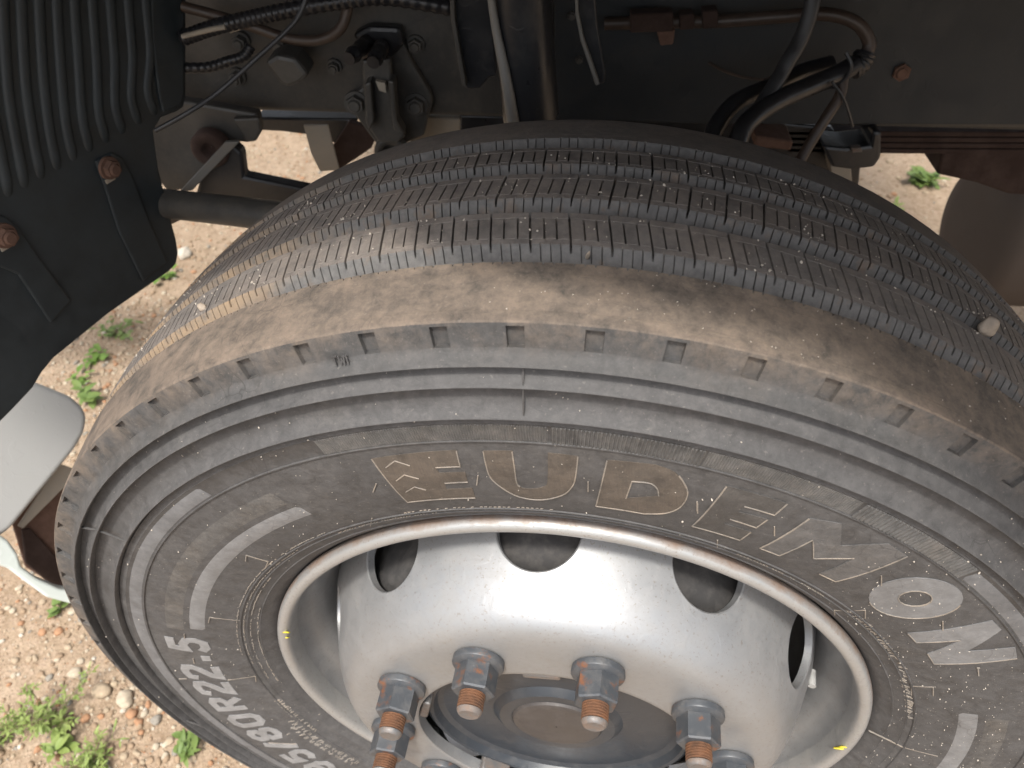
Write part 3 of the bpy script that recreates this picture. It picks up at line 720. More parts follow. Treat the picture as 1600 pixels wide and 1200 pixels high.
nb = lathe_bm([(0, .0205), (.0008, .0226), (.0055, .0230), (.0068, .0224), (.0082, .0200), (.0092, .0176), (.0094, .0150)], 40)
hexa(nb, .0070, .0310, .0162)
e_ = [e for e in nb.edges if len(e.link_faces) == 2 and e.calc_face_angle(0) > .6 and abs(e.verts[0].co.y - e.verts[1].co.y) > .01]
bmesh.ops.bevel(nb, geom=e_, offset=.0009, segments=2, affect='EDGES', profile=.5)
nut0 = sharpen(bm_obj('lug_nut', nb, M['nut'], wheel, True), 30)
tp = [(.028, .0095)]
for k in range(6):
    a = .0305 + k * .0023; tp += [(a, .0096), (a + .0004, .0097), (a + .0009, .0111), (a + .0016, .0111), (a + .0021, .0097)]
sb = lathe_bm(tp, 28, None, 0)
lathe_bm([(.0446, .0100), (.0449, .0108), (.0462, .0107), (.0485, .0092), (.0492, .0082), (.0488, .0060), (.0490, .0008)], 28, sb, 1, True)
stud0 = sharpen(bm_obj('stud', sb, [M['thread'], M['tip']], wheel, True), 40)
for k in range(10):
    th = 106.4 + 36 * k
    nu = nut0 if k == 0 else share('lug_nut', nut0, wheel); st_ = stud0 if k == 0 else share('stud', stud0, wheel)
    nu.location = W(.1675, th, .0452); st_.location = W(.1675, th, .0452); nu.rotation_euler = (0, random.uniform(0, 1), 0)
tb0 = None
for k in range(5):
    th = 88.4 + 72 * k
    if tb0 is None: tb0 = box('hub_tab', (0, 0, 0), (.034, .020, .008), M['tip'], wheel, bev=.002); tb = tb0
    else: tb = share('hub_tab', tb0, wheel)
    tb.location = W(.1325, th, .034); tb.rotation_euler = (0, D2R(90 - th), 0)
tube('valve_stem', [W(.2530, -1, -.050), W(.2520, -1, -.040), W(.2512, -1, -.033)], .0038, M['white'], wheel, 14, 5)
def dab(th, R, a, r):
    bv, bf = ICO[2]; v = [(p[0] * r * 1.4, p[1] * r * .3, p[2] * r) for p in bv * (1 + rng.normal(0, .15, (len(bv), 1)))]
    o = mesh_obj('paint_dab', v, bf, M['yellow'], wheel); o.location = W(R, th, a); o.rotation_euler = (.5, .3, .2)
dab(-13, .2875, .0005, .0052); dab(-11.5, .2885, .002, .0035); dab(158.5, .2885, .002, .0032); dab(161, .2880, .0015, .0025)

# ------------------------------------------------------------------ loose grit and chips lying on the tyre
MW = Matrix.Translation((0, 0, ZC)) @ Euler((0, D2R(-9.018), D2R(-5.2))).to_matrix().to_4x4()
def grit():
    V = []; F = []; off = 0; bv, bf = ICO[1]
    ribs = [(-.036, .010), (-.0868, -.0525), (-.137, -.1035), (-.181, -.152)]
    pts = []
    cl = [(random.uniform(48, 140), random.choice((1, 1, 2, 2, 3, 3))) for _ in range(55)]
    for th, k in cl:
        a0, a1 = ribs[k]; ac = random.uniform(a0 + .003, a1 - .003)
        for _ in range(random.randint(2, 7)):
            a = min(a1 - .001, max(a0 + .001, ac + random.gauss(0, .005))); t = th + random.gauss(0, .8)
            pts.append((W(RT(a) + .0002, t, a), .00025 + .0009 * random.random() ** 3))
    for _ in range(230):
        a0, a1 = random.choice(ribs[1:]); a = random.uniform(a0 + .001, a1 - .001); pts.append((W(RT(a) + .0002, random.uniform(40, 140), a), .00022 + .0006 * random.random() ** 2))
    for _ in range(70):
        a = random.uniform(-.034, .01); pts.append((W(RT(a) + .0002, random.uniform(40, 90), a), .0004))
    for _ in range(1100):
        t = 75 * random.random() ** 1.3 - 25; R = random.uniform(.312, .485); pts.append((W(R, t, aside(R) + .0004), .00018 + .0006 * random.random() ** 3))
    for _ in range(260):
        t = random.uniform(60, 200); R = random.uniform(.312, .485); pts.append((W(R, t, aside(R) + .0004), .00025 + .0005 * random.random() ** 3))
    for p, r in pts:
        s = np.array([random.uniform(.7, 1.9), random.uniform(.5, 1), random.uniform(.6, 1.3)]) * r
        m = np.array(Euler((random.uniform(0, 6), random.uniform(0, 6), random.uniform(0, 6))).to_matrix())
        V.append((bv * s) @ m.T + np.array(p)); F.append(bf + off); off += len(bv)
    V = np.concatenate(V); V = V @ np.array(MW.to_3x3()).T + np.array(MW.translation)
    o = mesh_obj('grit', V, np.concatenate(F).tolist(), M['grit'])
    tag(o, 'fine white grit scattered over the tread and sidewall of the tyre', 'grit', kind='stuff')
grit()
def tyre_at(px, py, Rr):
    inv = MW.inverted(); o = inv @ CAM; d = inv.to_3x3() @ ray(px, py)
    A = d.x ** 2 + d.z ** 2; B = 2 * (o.x * d.x + o.z * d.z); Cc = o.x ** 2 + o.z ** 2 - Rr ** 2
    t = (-B - math.sqrt(B * B - 4 * A * Cc)) / 2 / A; return MW @ (o + d * t)
def chip(px, py, Rr, size, rot, label):
    bv, bf = ICO[3]; n1 = np.sin(bv @ rng.normal(0, 3, (3, 3))).sum(1, keepdims=True)
    v = bv * (1 + .1 * n1) * np.array(size); v[:, 2] += .25 * v[:, 0] ** 2 / size[0]
    o = mesh_obj('stone_chip', v, bf, M['chip']); p = tyre_at(px, py, Rr); o.location = p; o.rotation_euler = rot
    tag(o, label, 'stone chip')
chip(1543, 512, .5235, (.0085, .0050, .0070), (.2, .9, .5), 'curved pale stone chip lying on the right side of the tyre tread')
chip(918, 400, .5165, (.0014, .0012, .0052), (.5, .1, 0), 'thin pale stone sliver stuck in the outermost tread groove')
chip(317, 480, .521, (.0038, .003, .0028), (.2, .4, 0), 'small white stone chip on the left side of the tread')

# ------------------------------------------------------------------ frame rail
YR = .62; ZB = .832 + ZC - .5
def rail():
    # C-channel: web towards the wheel, flanges pointing inwards
    h = .27; fw = .075; t = .008; r = .010
    out = [(YR + fw, ZB)]
    for k in range(7):
        an = D2R(270 - 15 * k); out.append((YR + r + r * math.cos(an), ZB + r + r * math.sin(an)))
    for k in range(7):
        an = D2R(180 - 15 * k); out.append((YR + r + r * math.cos(an), ZB + h - r + r * math.sin(an)))
    out.append((YR + fw, ZB + h)); inn = [(YR + fw, ZB + h - t), (YR + t, ZB + h - t), (YR + t, ZB + t), (YR + fw, ZB + t)]
    P = out + inn; xs = (-1.7, -.9, -.5, -.1, .4, .9, 1.8); v = [(x, y, z) for x in xs for y, z in P]
    f = grid_faces(len(xs), len(P), True) + [tuple(range(len(P)))]
    o = sharpen(mesh_obj('frame_rail', v, f, M['rail']), 40); T(o); tag(o, 'dusty dark channel frame rail above the tyre'); return o
railo = rail()
def rp(px, py, dy=0): return PY(px, py, YR - dy)
for px, py, r in ((650, 68, .008), (1405, 108, .010), (523, 103, .007), (640, 160, .006), (905, 88, .005), (893, 20, .005)):
    o = bolt('bolt', rp(px, py), r, .014, (0, -1, 0), M['rustbolt']if px in (1405,) else M['cast'], None)
    o.parent = railo
# round hole: a short dark socket ring set on the web
def socket(px, py, r):
    bm = lathe_bm([(0.0005, r * 1.12), (.003, r * 1.1), (.003, r), (.0006, r * .96), (.0006, .0005)], 28)
    o = bm_obj('grommet', bm, M['hose'], None, True); o.location = rp(px, py); o.parent = railo
socket(1110, 90, .015)

# ------------------------------------------------------------------ spring bracket in front of the rail
YB = .585
def bp(px, py, y=YB): return PY(px, py, y)
br = empty('spring_bracket'); T(br); tag(br, 'cast black bracket with slotted web hanging below the frame rail')
def B(o): o.parent = br; return o
B(plate('bracket_plate', [bp(*q, .605) for q in [(563, 62), (628, 58), (642, 95), (672, 145), (676, 160), (662, 212), (640, 222), (600, 240), (585, 222), (556, 183), (544, 160), (550, 148), (566, 138)]], .014, M['cast'], bev=.003))
B(plate('web', [bp(*q, .575) for q in [(565, 95), (610, 92), (616, 195), (634, 212), (622, 225), (590, 222), (575, 200), (569, 150)]], .012, M['cast'], bev=.003))
for pp in ([(569, 132), (579, 128), (584, 190), (576, 206), (571, 190)], [(606, 126), (615, 128), (620, 190), (632, 210), (614, 204)]):
    B(plate('rib', [bp(*q, .556) for q in pp], .022, M['cast'], bev=.002))
B(plate('lug', [bp(*q, .560) for q in [(586, 127), (602, 130), (604, 146), (592, 142)]], .008, M['pale'], bev=.001))
for px, py in ((557, 160), (651, 163)):
    o = bolt('bolt', bp(px, py, .606), .011, .016, (0, -1, .1), M['cast'], None); B(o)
bush = bm_obj('bushing', lathe_bm([(0, .022), (.012, .022), (.014, .020), (.014, .012), (.004, .011), (.004, .0008)], 28), M['cast'], None, True); bush.location = bp(613, 232, .59); B(bush)
for q0, q1 in (((545, 92), (572, 68)), ((583, 98), (596, 74))):
    B(tube('hose_fitting', [bp(*q0, .53), bp((q0[0] + q1[0]) / 2, (q0[1] + q1[1]) / 2, .55), bp(*q1, .59)], lambda t: .0075 + .002 * (int(t * 5) % 2), M['hose'], None, 14, 6))
    B(tube('brass_collar', [bp(q1[0] - 8, q1[1] + 12, .575), bp(*q1, .592)], .0098, M['rosthose'], None, 12, 3))
B(plate('cast_cap', [bp(*q, .60) for q in [(550, 55), (575, 42), (625, 44), (632, 70), (612, 92), (570, 88)]], .02, M['hose'], bev=.005))

# ------------------------------------------------------------------ plates and shock absorber hanging before the rail
T(tag(plate('hanger_plate', [PY(*q, .50) for q in [(700, -70), (770, -70), (772, 60), (776, 118), (764, 122), (750, 138), (730, 140), (722, 132), (706, 30)]], .008, M['blackpaint'], bev=.002), 'black hanger plate with rounded lower end beside the shock absorber'))
T(plate('hanger_flange', [PY(*q, .487) for q in [(700, -70), (707, -70), (711, 30), (729, 136), (722, 134), (704, 30)]], .014, M['rail'], bev=.001))
T(tag(plate('strap_plate', [PY(*q, .44) for q in [(884, -60), (926, -60), (934, 40), (947, 118), (944, 131), (930, 134), (912, 70), (900, 15)]], .007, M['blackpaint'], bev=.002), 'narrow black strap plate right of the shock absorber'))
T(plate('strap_flange', [PY(*q, .43) for q in [(897, -60), (902, -60), (904, 20), (912, 60), (937, 132), (931, 134), (907, 64), (899, 22)]], .010, M['strap'], bev=.0008))
sh = empty('shock_absorber'); T(sh); tag(sh, 'black shock absorber tube with silver rod end standing behind the tyre')
def S(o): o.parent = sh; return o
S(tube('dust_tube', [PY(806, -120, .455), PY(812, -20, .455), PY(828, 165, .455), PY(830, 182, .455)], .0305, M['blackpaint'], None, 36, 4))
S(tube('inner_tube', [PY(828, 170, .455), PY(842, 300, .455)], .0262, M['pale'], None, 32, 4))
S(tube('sun_streak', [PY(759, -60, .43), PY(774, 40, .43), PY(792, 130, .425), PY(804, 205, .425)], lambda t: .003 + .0042 * t, M['sunstreak'], None, 10, 6))  # tapering pale strip painted in as a streak of sun on the tube

# ------------------------------------------------------------------ hoses and cables
def hose(name, pts, r, mat, label=None, **k):
    o = tube(name, [PY(*q) for q in pts], r, mat, None, k.pop('seg', 12), k.pop('sp', 8), **k); T(o)
    if label: tag(o, label)
    return o
hose('brake_pipe', [(945, 37, .60), (1060, 34, .59), (1130, 33, .585), (1220, 26, .57), (1290, 22, .56), (1338, 36, .55), (1358, 66, .545), (1352, 88, .54)], .0072, M['rosthose'], 'brown pipe curving down into the black hose bundle')
hose('pipe_sleeve', [(1352, 82, .54), (1345, 98, .535), (1330, 110, .53)], .0118, M['hose'], sp=10, ribbed=.06)
hose('brake_hose', [(1338, 100, .53), (1305, 118, .52), (1265, 135, .50), (1210, 160, .47), (1165, 195, .44), (1148, 240, .42)], .0105, M['hose'], 'thick glossy black hose running down behind the tyre')
hose('brake_hose', [(1300, 100, .56), (1255, 112, .55), (1205, 135, .52), (1150, 160, .48), (1118, 200, .45), (1105, 240, .43)], .0095, M['hose'], 'second black hose above the thick one')
hose('air_hose', [(1272, -40, .53), (1268, 10, .52), (1252, 60, .51), (1232, 95, .50), (1215, 125, .49), (1180, 180, .46)], .0085, M['wire'], 'dark hose hanging straight down across the brown pipe')
hose('return_pipe', [(1318, 118, .52), (1312, 150, .51), (1290, 185, .50), (1262, 230, .49), (1245, 262, .48)], .0062, M['rosthose'], 'thin rusty pipe slanting down from the hose bundle')
hose('cable_tie', [(1322, 82, .515), (1330, 102, .51), (1322, 122, .512), (1300, 138, .515)], .0022, M['wire'], seg=6)
hose('cable_tie', [(1300, 128, .50), (1316, 150, .50), (1326, 176, .505), (1332, 198, .51)], .0018, M['wire'], seg=6)
hose('sensor_wire', [(1108, 98, .60), (1130, 110, .58), (1160, 120, .56), (1195, 124, .54), (1206, 122, .53), (1215, 140, .52), (1218, 165, .51)], .0018, M['rosthose'], seg=6)
for x0, x1, y0, y1 in ((985, 1052, 22, 52), (1062, 1085, 24, 48), (1098, 1122, 18, 46)):
    T(plate('pipe_clip', [PY(x0, y0, .575), PY(x1, y0 - 2, .575), PY(x1, y1 - 2, .575), PY(x0, y1, .575)], .02, M['rusty'], bev=.002))
T(plate('pipe_clip', [PY(*q, .58) for q in [(1026, 48), (1055, 46), (1052, 70), (1032, 72)]], .012, M['rustbolt'], bev=.002))
hose('loom_cable', [(482, -10, .50), (460, 35, .49), (400, 92, .47), (340, 145, .45), (290, 178, .43), (243, 204, .42)], .0028, M['wire'], 'thin dark cable crossing the frame rail diagonally', seg=8)
hose('nylon_pipe', [(285, 10, .57), (330, 22, .57), (390, 40, .57), (450, 60, .57), (500, 62, .57), (535, 40, .57), (548, -20, .58)], .0062, M['rosthose'], 'brown nylon pipe sagging in front of the rail')
hose('corrugated_pipe', [(285, 60, .56), (330, 44, .56), (385, 30, .56), (440, 18, .56), (520, 4, .56), (600, -4, .56), (705, 12, .565)], .0085, M['hose'], 'black corrugated cable conduit along the top of the rail', sp=26, ribbed=.07)
hose('pale_cable', [(285, 57, .55), (330, 46, .55), (352, 42, .55)], .003, M['pale'], seg=8)
hose('sensor_cable', [(285, 106, .57), (325, 105, .57), (355, 96, .57), (380, 88, .575), (392, 72, .58)], .0062, M['hose'], 'short black cable with a bent connector', sp=14, ribbed=.05)
T(plate('cable_clamp', [PY(*q, .565) for q in [(350, 38), (372, 34), (378, 48), (358, 54)]], .014, M['pale'], bev=.003))
T(tag(plate('sensor_block', [PY(*q, .555) for q in [(412, 98), (432, 86), (462, 92), (482, 118), (470, 130), (448, 138), (436, 130)]], .04, M['cast'], bev=.005), 'small black sensor block bolted to the rail'))
for q in ((378, 62), (372, 118), (440, 66)):
    o = bolt('bolt', rp(*q), .008, .018, (0, -1, 0), M['cast'], None); T(o)

# ------------------------------------------------------------------ steering gear left of the tyre
T(tag(plate('steering_bracket', [PY(*q, .56) for q in [(225, 150), (300, 160), (402, 178), (408, 205), (400, 218), (388, 224), (366, 222), (300, 296), (262, 300), (225, 260)]], .018, M['rail'], bev=.004), 'dusty dark steering bracket with a round bushing'))
b2 = bm_obj('bushing', lathe_bm([(0, .024), (.014, .024), (.016, .021), (.016, .010), (.006, .009), (.006, .0008)], 28), M['rusty'], None, True); b2.location = PY(333, 226, .55); T(b2)
T(plate('bracket_fin', [PY(*q, .53) for q in [(352, 222), (374, 222), (300, 298), (280, 300)]], .006, M['strap'], bev=.001))
T(plate('bracket_ear', [PY(*q, .55) for q in [(362, 186), (404, 184), (409, 205), (399, 222), (384, 223), (374, 205)]], .010, M['rail'], bev=.003))
T(tag(plate('steering_arm', [PY(*q, .54) for q in [(318, 262), (362, 226), (378, 240), (382, 276), (500, 300), (500, 345), (300, 322)]], .02, M['blackpaint'], bev=.004), 'flat black steering arm above the drag link'))
dl = tube('drag_link', [PY(180, 308, .50), PY(258, 318, .49), PY(400, 334, .45), PY(520, 350, .42), PY(640, 372, .40)], .0185, M['rail'], None, 24, 6); T(dl); tag(dl, 'dark round drag link passing behind the tyre')
T(plate('link_boot', [PY(*q, .50) for q in [(258, 332), (300, 336), (268, 352), (256, 346)]], .02, M['rosthose'], bev=.003))
T(tag(plate('hanging_tab', [PY(*q, .66) for q in [(474, 196), (512, 196), (530, 266), (500, 268), (486, 240)]], .004, M['pale'], bev=.0008), 'pale dusty steel tab hanging below the rail'))
T(plate('diagonal_brace', [PY(*q, .70) for q in [(545, 190), (592, 205), (580, 232), (527, 268), (512, 240)]], .012, M['rusty'], bev=.002))
T(plate('spring_end', [PY(*q, .72) for q in [(400, 184), (560, 186), (545, 212), (524, 226), (505, 214), (440, 206), (404, 204)]], .07, M['blackpaint'], bev=.003))
T(tag(plate('pale_block', [PY(*q, .66) for q in [(640, 180), (721, 186), (719, 212), (640, 232)]], .03, M['pale'], bev=.003), 'pale block under the rail beside the bracket'))
T(plate('spring_seat', [PY(*q, .66) for q in [(718, 180), (1200, 190), (1300, 200), (1345, 262), (1340, 310), (1200, 280), (718, 250)]], .05, M['hose'], bev=.003))
T(tag(plate('rail_shade_sheet', [PY(*q, .612) for q in [(866, -160), (1900, -160), (1900, 196), (1100, 194), (866, 186)]], .006, M['plate'], bev=.0015), 'added dark sheet standing for shade over the frame rail on the right'))  # dark sheet added so the rail reads as shaded here

# ------------------------------------------------------------------ leaf spring, clamp and tank on the right
ls = empty('leaf_spring'); T(ls); tag(ls, 'rusty red leaf spring under the frame rail on the right')
for k in range(4):
    y0, y1 = 206 + k * 9, 213.5 + k * 9; x0 = 1175 + k * 18
    o = plate('leaf', [PY(x0, y0 - 2, .66), PY(1420, y0, .66), PY(1700, y0 + 1, .66), PY(1700, y1 + 1, .66), PY(1420, y1, .66), PY(x0, y1 - 2, .66)], .07, M['rusty'], bev=.0015); o.parent = ls
T(tag(plate('spring_clamp', [PY(*q, .60) for q in [(1285, 228), (1322, 232), (1360, 228), (1364, 206), (1378, 206), (1377, 246), (1366, 262), (1330, 266), (1300, 262)]], .05, M['blackpaint'], bev=.004), 'black clamp hooked under the leaf spring'))
T(plate('bright_pin', [PY(*q, .595) for q in [(1330, 232), (1346, 231), (1348, 238), (1332, 239)]], .01, M['tip'], bev=.001))
T(plate('spring_pad', [PY(*q, .60) for q in [(1180, 212), (1240, 221), (1236, 236), (1178, 230)]], .05, M['rustbolt'], bev=.003))
T(tag(plate('spring_hanger', [PY(*q, .66) for q in [(1474, 234), (1700, 238), (1700, 312), (1576, 304), (1524, 286), (1464, 273)]], .09, M['rusty'], bev=.004), 'dark rusty spring hanger at the right edge'))
T(plate('lower_pin_block', [PY(*q, .62) for q in [(1296, 255), (1330, 262), (1332, 285), (1300, 276)]], .03, M['pale'], bev=.002))
p_ = PY(1512, 360, .95)
def tank():
    P = [(-.004, .0008), (-.003, .08), (.004, .118), (.016, .134), (.03, .1385), (.9, .1385)]
    v = []; n = 64
    for x, r in P:
        for k in range(n): v.append((x, r * math.cos(2 * math.pi * k / n), r * math.sin(2 * math.pi * k / n)))
    o = sharpen(mesh_obj('air_tank', v, grid_faces(len(P), n, True), M['tank']), 40); o.location = p_; T(o); o.matrix_parent_inverse = TI
    tag(o, 'dusty brown round tank beyond the tyre at the right edge')
tank()
T(plate('tank_bracket', [PY(*q, .90) for q in [(1548, 420), (1560, 414), (1680, 418), (1680, 470), (1560, 450)]], .03, M['greypaint'], bev=.006))

# ------------------------------------------------------------------ mudguard on the left
MP = Vector((-.60, .28, .68)); MN = Vector((1, -.42, 0)).normalized()
def mp(px, py, off=0):
    return on_plane(px, py, MP + MN * off, MN)
mg = plate('mudguard', [mp(*q) for q in [(291, -80), (291, 150), (287, 168), (276, 175), (252, 184), (240, 205), (248, 262), (262, 322), (276, 375), (279, 395), (276, 412), (265, 424), (170, 490), (84, 560), (66, 582), (52, 606), (20, 640), (-60, 720), (-260, 760), (-260, -80)]], .006, M['plastic'], bev=.0022)
T(mg); tag(mg, 'black plastic mudguard with curved ribs and two rusty bolts')
def mud_rib(path, wpx, h):
    # a half-round ridge standing proud of the mudguard
    C = catmull([mp(*q) for q in path], 8); v = []; n = 9
    for i, c in enumerate(C):
        t = (C[min(i + 1, len(C) - 1)] - C[max(i - 1, 0)]).normalized(); s = t.cross(MN).normalized()
        e = min(1.0, (len(C) - 1 - i) / 3.0); e = math.sqrt(max(0.02, e))
        for k in range(n):
            an = math.pi * k / (n - 1); v.append(c + s * (wpx * math.cos(an) * (0.5 + .5 * e)) + MN * (h * math.sin(an) * e - .0012))
    o = mesh_obj('rib', v, grid_faces(len(C), n), M['plastic']); o.parent = mg; o.matrix_parent_inverse = Matrix(); return o
for k in range(13):
    # rib ends step up to the right along the mudguard's lower fold
    xe = -62 + k * 25.5; ye = 352 - k * 14.2
    xt = xe - 42 + k * 2.4
    path = [(xt - 6, -90), (xt - 3, 0), (xt + 4, ye * .45), (xe - 13, ye * .78), (xe, ye)]
    if xt > 240: continue
    mud_rib(path, .0066, .0052)
def mud_plate(pts, off, th, bev=.002):
    o = plate('panel', [mp(*q, off) for q in pts], th, M['plastic'], bev=bev); o.parent = mg; o.matrix_parent_inverse = Matrix(); return o
mud_plate([(236, -80), (288, -80), (288, 150), (282, 165), (256, 176), (250, 150), (238, 60)], .004, .0045)
mud_plate([(150, 252), (176, 238), (192, 246), (206, 272), (232, 340), (262, 410), (225, 440), (186, 360), (164, 290)], .0035, .004, .003)
mud_plate([(-40, 330), (8, 338), (28, 352), (60, 400), (112, 470), (80, 505), (30, 430), (-40, 400)], .0035, .004, .003)
for q in ((169, 262), (5, 368)):
    o = bolt('bolt', mp(*q, .004), .0092, .012, MN, M['rustbolt'], None); o.parent = mg; o.matrix_parent_inverse = Matrix()
    o = plate('tab', [mp(q[0] - 4 + dx, q[1] + 20 + dy, .0065) for dx, dy in ((0, 0), (14, -8), (16, -2), (3, 6))], .002, M['pale'], bev=.0004); o.parent = mg; o.matrix_parent_inverse = Matrix()

# ------------------------------------------------------------------ pale grey step below the mudguard
SP = Vector((-.75, .33, .47)); SN = Vector((.78, -.5, .38)).normalized()
def sp(px, py, off=0): return on_plane(px, py, SP + SN * off, SN)
T(tag(plate('step_panel', [sp(*q) for q in [(-120, 560), (30, 588), (58, 598), (112, 620), (130, 636), (137, 652), (133, 676), (118, 702), (18, 826), (2, 838), (-120, 900)]], .05, M['greypaint'], bev=.012, seg=4), 'pale grey rounded step panel under the mudguard'))
T(tag(plate('step_edge', [sp(*q, .012) for q in [(-80, 800), (0, 836), (14, 846), (28, 866), (34, 886), (60, 905), (96, 921), (124, 925), (150, 940), (150, 952), (112, 944), (74, 934), (38, 908), (12, 888), (-80, 862)]], .03, M['whitepaint'], bev=.004, seg=3), 'pale white step edge beside the tyre'))
T(tag(plate('step_bracket', [sp(*q, -.055) for q in [(20, 820), (92, 722), (118, 742), (160, 780), (160, 930), (100, 924), (40, 886)]], .006, M['rustbolt'], bev=.002), 'rusty brown bracket inside the step'))
T(plate('bracket_lip', [sp(*q, -.03) for q in [(28, 822), (92, 724), (120, 734), (118, 744), (36, 826)]], .004, M['pale'], bev=.001))
T(plate('bracket_arm', [sp(*q, -.045) for q in [(34, 828), (48, 826), (112, 896), (118, 930), (80, 915), (40, 880)]], .006, M['rusty'], bev=.002))

# ------------------------------------------------------------------ cab above (out of view), axle
cb = empty('cab'); T(cb)
def CB(o): o.parent = cb; return o
CB(box('body', (-.05, 1.17, 2.10), (1.6, 2.44, 1.62), M['cabpaint'], bev=.04))
CB(box('floor', (-.05, 1.26, 1.26), (1.5, 2.1, .08), M['blackpaint'], bev=.01))
CB(plate('shade_fender', [(x, y, 1.252) for x, y in ((-.85, .45), (-.5, .28), (-.27, .06), (-.10, -.074), (.105, -.126), (.19, -.19), (.28, -.27), (.40, -.34), (1.3, -.34), (1.3, 1.0), (-.85, 1.0))], .03, M['blackpaint'], bev=.004, back=(0, 0, 1)))  # unseen arch edge, outline shaped to throw its shadow across the tyre
CB(box('sky_block_box', (1.75, -.30, .88), (1.2, .10, .74), M['greypaint'], bev=.03))  # unseen box added to block sky light from the right front
T(box('axle', (0, 1.15, .47), (.09, 1.75, .1), M['cast'], bev=.01))

# ================================================================== weeds
def leafmat(name, c, c2):
    b = NB(name); n = b.noise(40, 3, .5)
    col = b.mix(b.ramp(n, .3, .7), c, c2); b.out(col, .5, 0, None, .4)
    tr = b.n('ShaderNodeBsdfTranslucent'); b.l(col, tr.inputs[0]); mx = b.n('ShaderNodeMixShader'); mx.inputs[0].default_value = .3
    ou = b.t.nodes['Material Output']; b.l(b.b.outputs[0], mx.inputs[1]); b.l(tr.outputs[0], mx.inputs[2]); b.l(mx.outputs[0], ou.inputs[0]); return b.m
M['leaf'] = leafmat('weed_leaf_green', (.10, .19, .035), (.17, .27, .05))
M['leaf2'] = leafmat('weed_leaf_pale', (.19, .27, .07), (.27, .33, .10))
M['leaf3'] = leafmat('weed_leaf_fresh', (.12, .19, .05), (.19, .26, .075))
M['stem'] = leafmat('weed_stem', (.15, .14, .05), (.19, .2, .07))
def leaf_geo(V, F, base, dirv, up, L, wd, fold=.25, curl=.25, n=5):
    d = Vector(dirv).normalized(); s = d.cross(Vector(up)).normalized(); u = s.cross(d); k0 = len(V)
    for i in range(n + 1):
        t = i / n; ww = wd * math.sin(math.pi * min(1, t * .92 + .05)) ** .8 if 0 < i < n else wd * .06
        c = Vector(base) + d * L * t - u * (curl * L * t * t)
        V += [c - s * ww + u * fold * ww, c, c + s * ww + u * fold * ww]
    for i in range(n):
        for j in range(2):
            a = k0 + i * 3 + j; F.append((a, a + 1, a + 4, a + 3))
def stem_geo(V, F, pts, r):
    k0 = len(V)
    for i, p in enumerate(pts):
        rr = r * (1 - .6 * i / (len(pts) - 1))
        for k in range(4): V.append(Vector(p) + Vector((math.cos(k * 1.57), math.sin(k * 1.57), .3 * math.sin(k * 1.57))) * rr)
    for i in range(len(pts) - 1):
        for k in range(4):
            F.append((k0 + i * 4 + k, k0 + i * 4 + (k + 1) % 4, k0 + (i + 1) * 4 + (k + 1) % 4, k0 + (i + 1) * 4 + k))
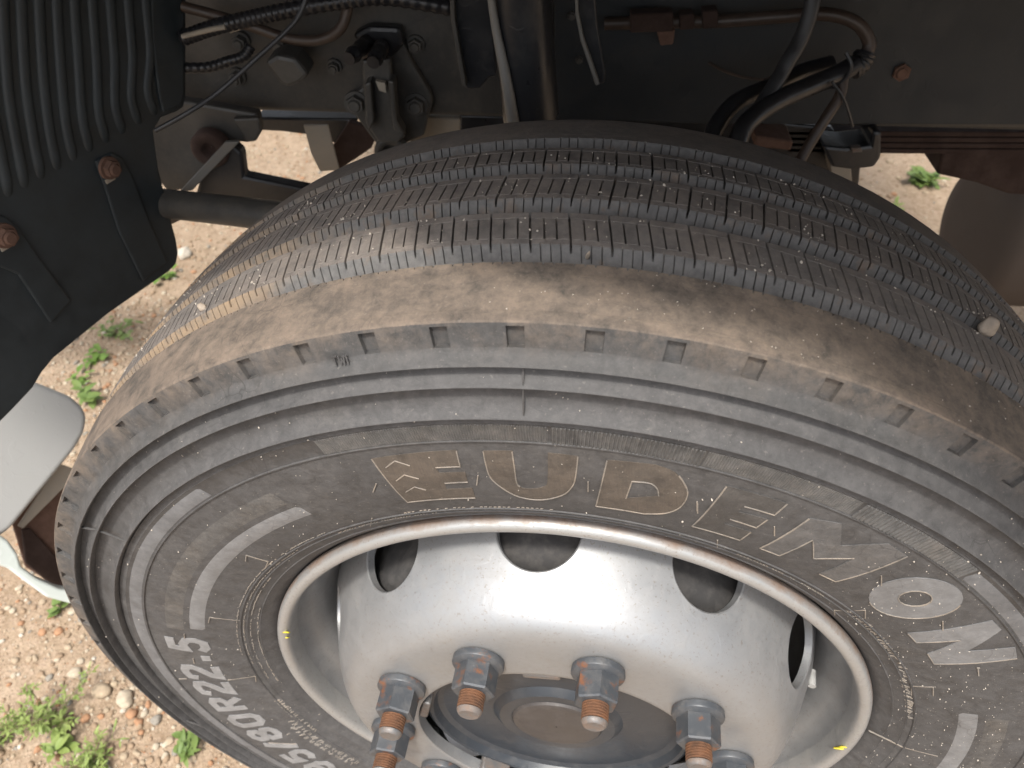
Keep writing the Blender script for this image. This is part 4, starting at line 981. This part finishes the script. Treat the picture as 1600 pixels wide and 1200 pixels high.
def weed(px, py, label, nst, H, spread, leafL, leafW, mat, feathery=False, lean=(0, 0), name='weed', per=7):
    b = PZ(px, py, 0); b.z = hgt(b.x, b.y) - .002
    root = empty(name, None, b); tag(root, label, 'weed', 'weeds growing through the gravel')
    SV, SF, LV, LF = [], [], [], []
    for _ in range(nst):
        an = random.uniform(0, 6.28); sx, sy = math.cos(an) * spread * random.uniform(.3, 1) + lean[0], math.sin(an) * spread * random.uniform(.3, 1) + lean[1]; h = H * random.uniform(.6, 1.1)
        P = [Vector((sx * t + random.gauss(0, .002), sy * t + random.gauss(0, .002), h * (t - .3 * t * t))) for t in np.linspace(0, 1, 7)]
        stem_geo(SV, SF, P, .0011)
        for i in range(1, 7):
            for _k in range(per if feathery else max(1, per // 3)):
                a2 = random.uniform(0, 6.28); dv = Vector((math.cos(a2), math.sin(a2), random.uniform(.0, .7)))
                if feathery:
                    q = P[i] + dv * leafL * random.uniform(.4, 1); stem_geo(SV, SF, [P[i], (P[i] + q) / 2 + Vector((0, 0, .002)), q], .0006)
                    for _m in range(4):
                        c = P[i].lerp(q, random.uniform(.25, 1)); d2 = (dv + Vector((random.gauss(0, .6), random.gauss(0, .6), random.gauss(.1, .4))))
                        leaf_geo(LV, LF, c, d2, (0, 0, 1), leafL * random.uniform(.25, .5), leafW * random.uniform(.6, 1.2), n=3)
                else:
                    leaf_geo(LV, LF, P[i], dv, (0, 0, 1), leafL * random.uniform(.5, 1.1), leafW * random.uniform(.6, 1.1))
    mesh_obj('stem', SV, SF, M['stem'], root); mesh_obj('leaves', LV, LF, mat, root)
    return root
weed(86, 1128, 'tall feathery weed growing beside the stones left of the tyre', 6, .095, .075, .026, .0018, M['leaf2'], True, (.0, .03), per=3)
weed(8, 1150, 'feathery weed at the left edge below the tall feathery weed', 5, .06, .05, .022, .0017, M['leaf2'], True, per=3)
weed(100, 1165, 'broad-leaved weed at the foot of the tall feathery weed', 3, .035, .03, .032, .007, M['leaf2'], per=3)
weed(150, 1195, 'wispy grassy weed at the bottom edge left of the tyre', 7, .05, .06, .03, .0017, M['leaf2'], True, per=2)
weed(300, 1172, 'bright broad-leaved weed under the lower edge of the tyre', 6, .035, .035, .026, .0055, M['leaf3'], per=3)
weed(92, 955, 'single leafy sprig below the pale step edge', 2, .04, .012, .026, .006, M['leaf3'], per=3)
weed(186, 528, 'bushy green weed between the mudguard and the tyre', 9, .045, .075, .022, .0048, M['leaf3'], per=4)
weed(152, 565, 'low green weed just above the pale step panel', 4, .03, .035, .028, .007, M['leaf'], per=4)
weed(148, 628, 'weed with one large round leaf beside the step panel', 3, .05, .03, .034, .011, M['leaf3'], per=3)
weed(128, 600, 'small sparse weed touching the mudguard bottom edge', 4, .03, .03, .02, .005, M['leaf'], per=3)
weed(262, 438, 'small weed at the rounded corner of the mudguard', 5, .035, .04, .024, .006, M['leaf'], per=3)
weed(1440, 285, 'fresh green weed seen under the truck on the right', 8, .05, .06, .05, .014, M['leaf3'], per=5)
weed(1402, 330, 'dull small weed in the shade under the truck', 5, .03, .04, .03, .006, M['leaf2'], per=4)
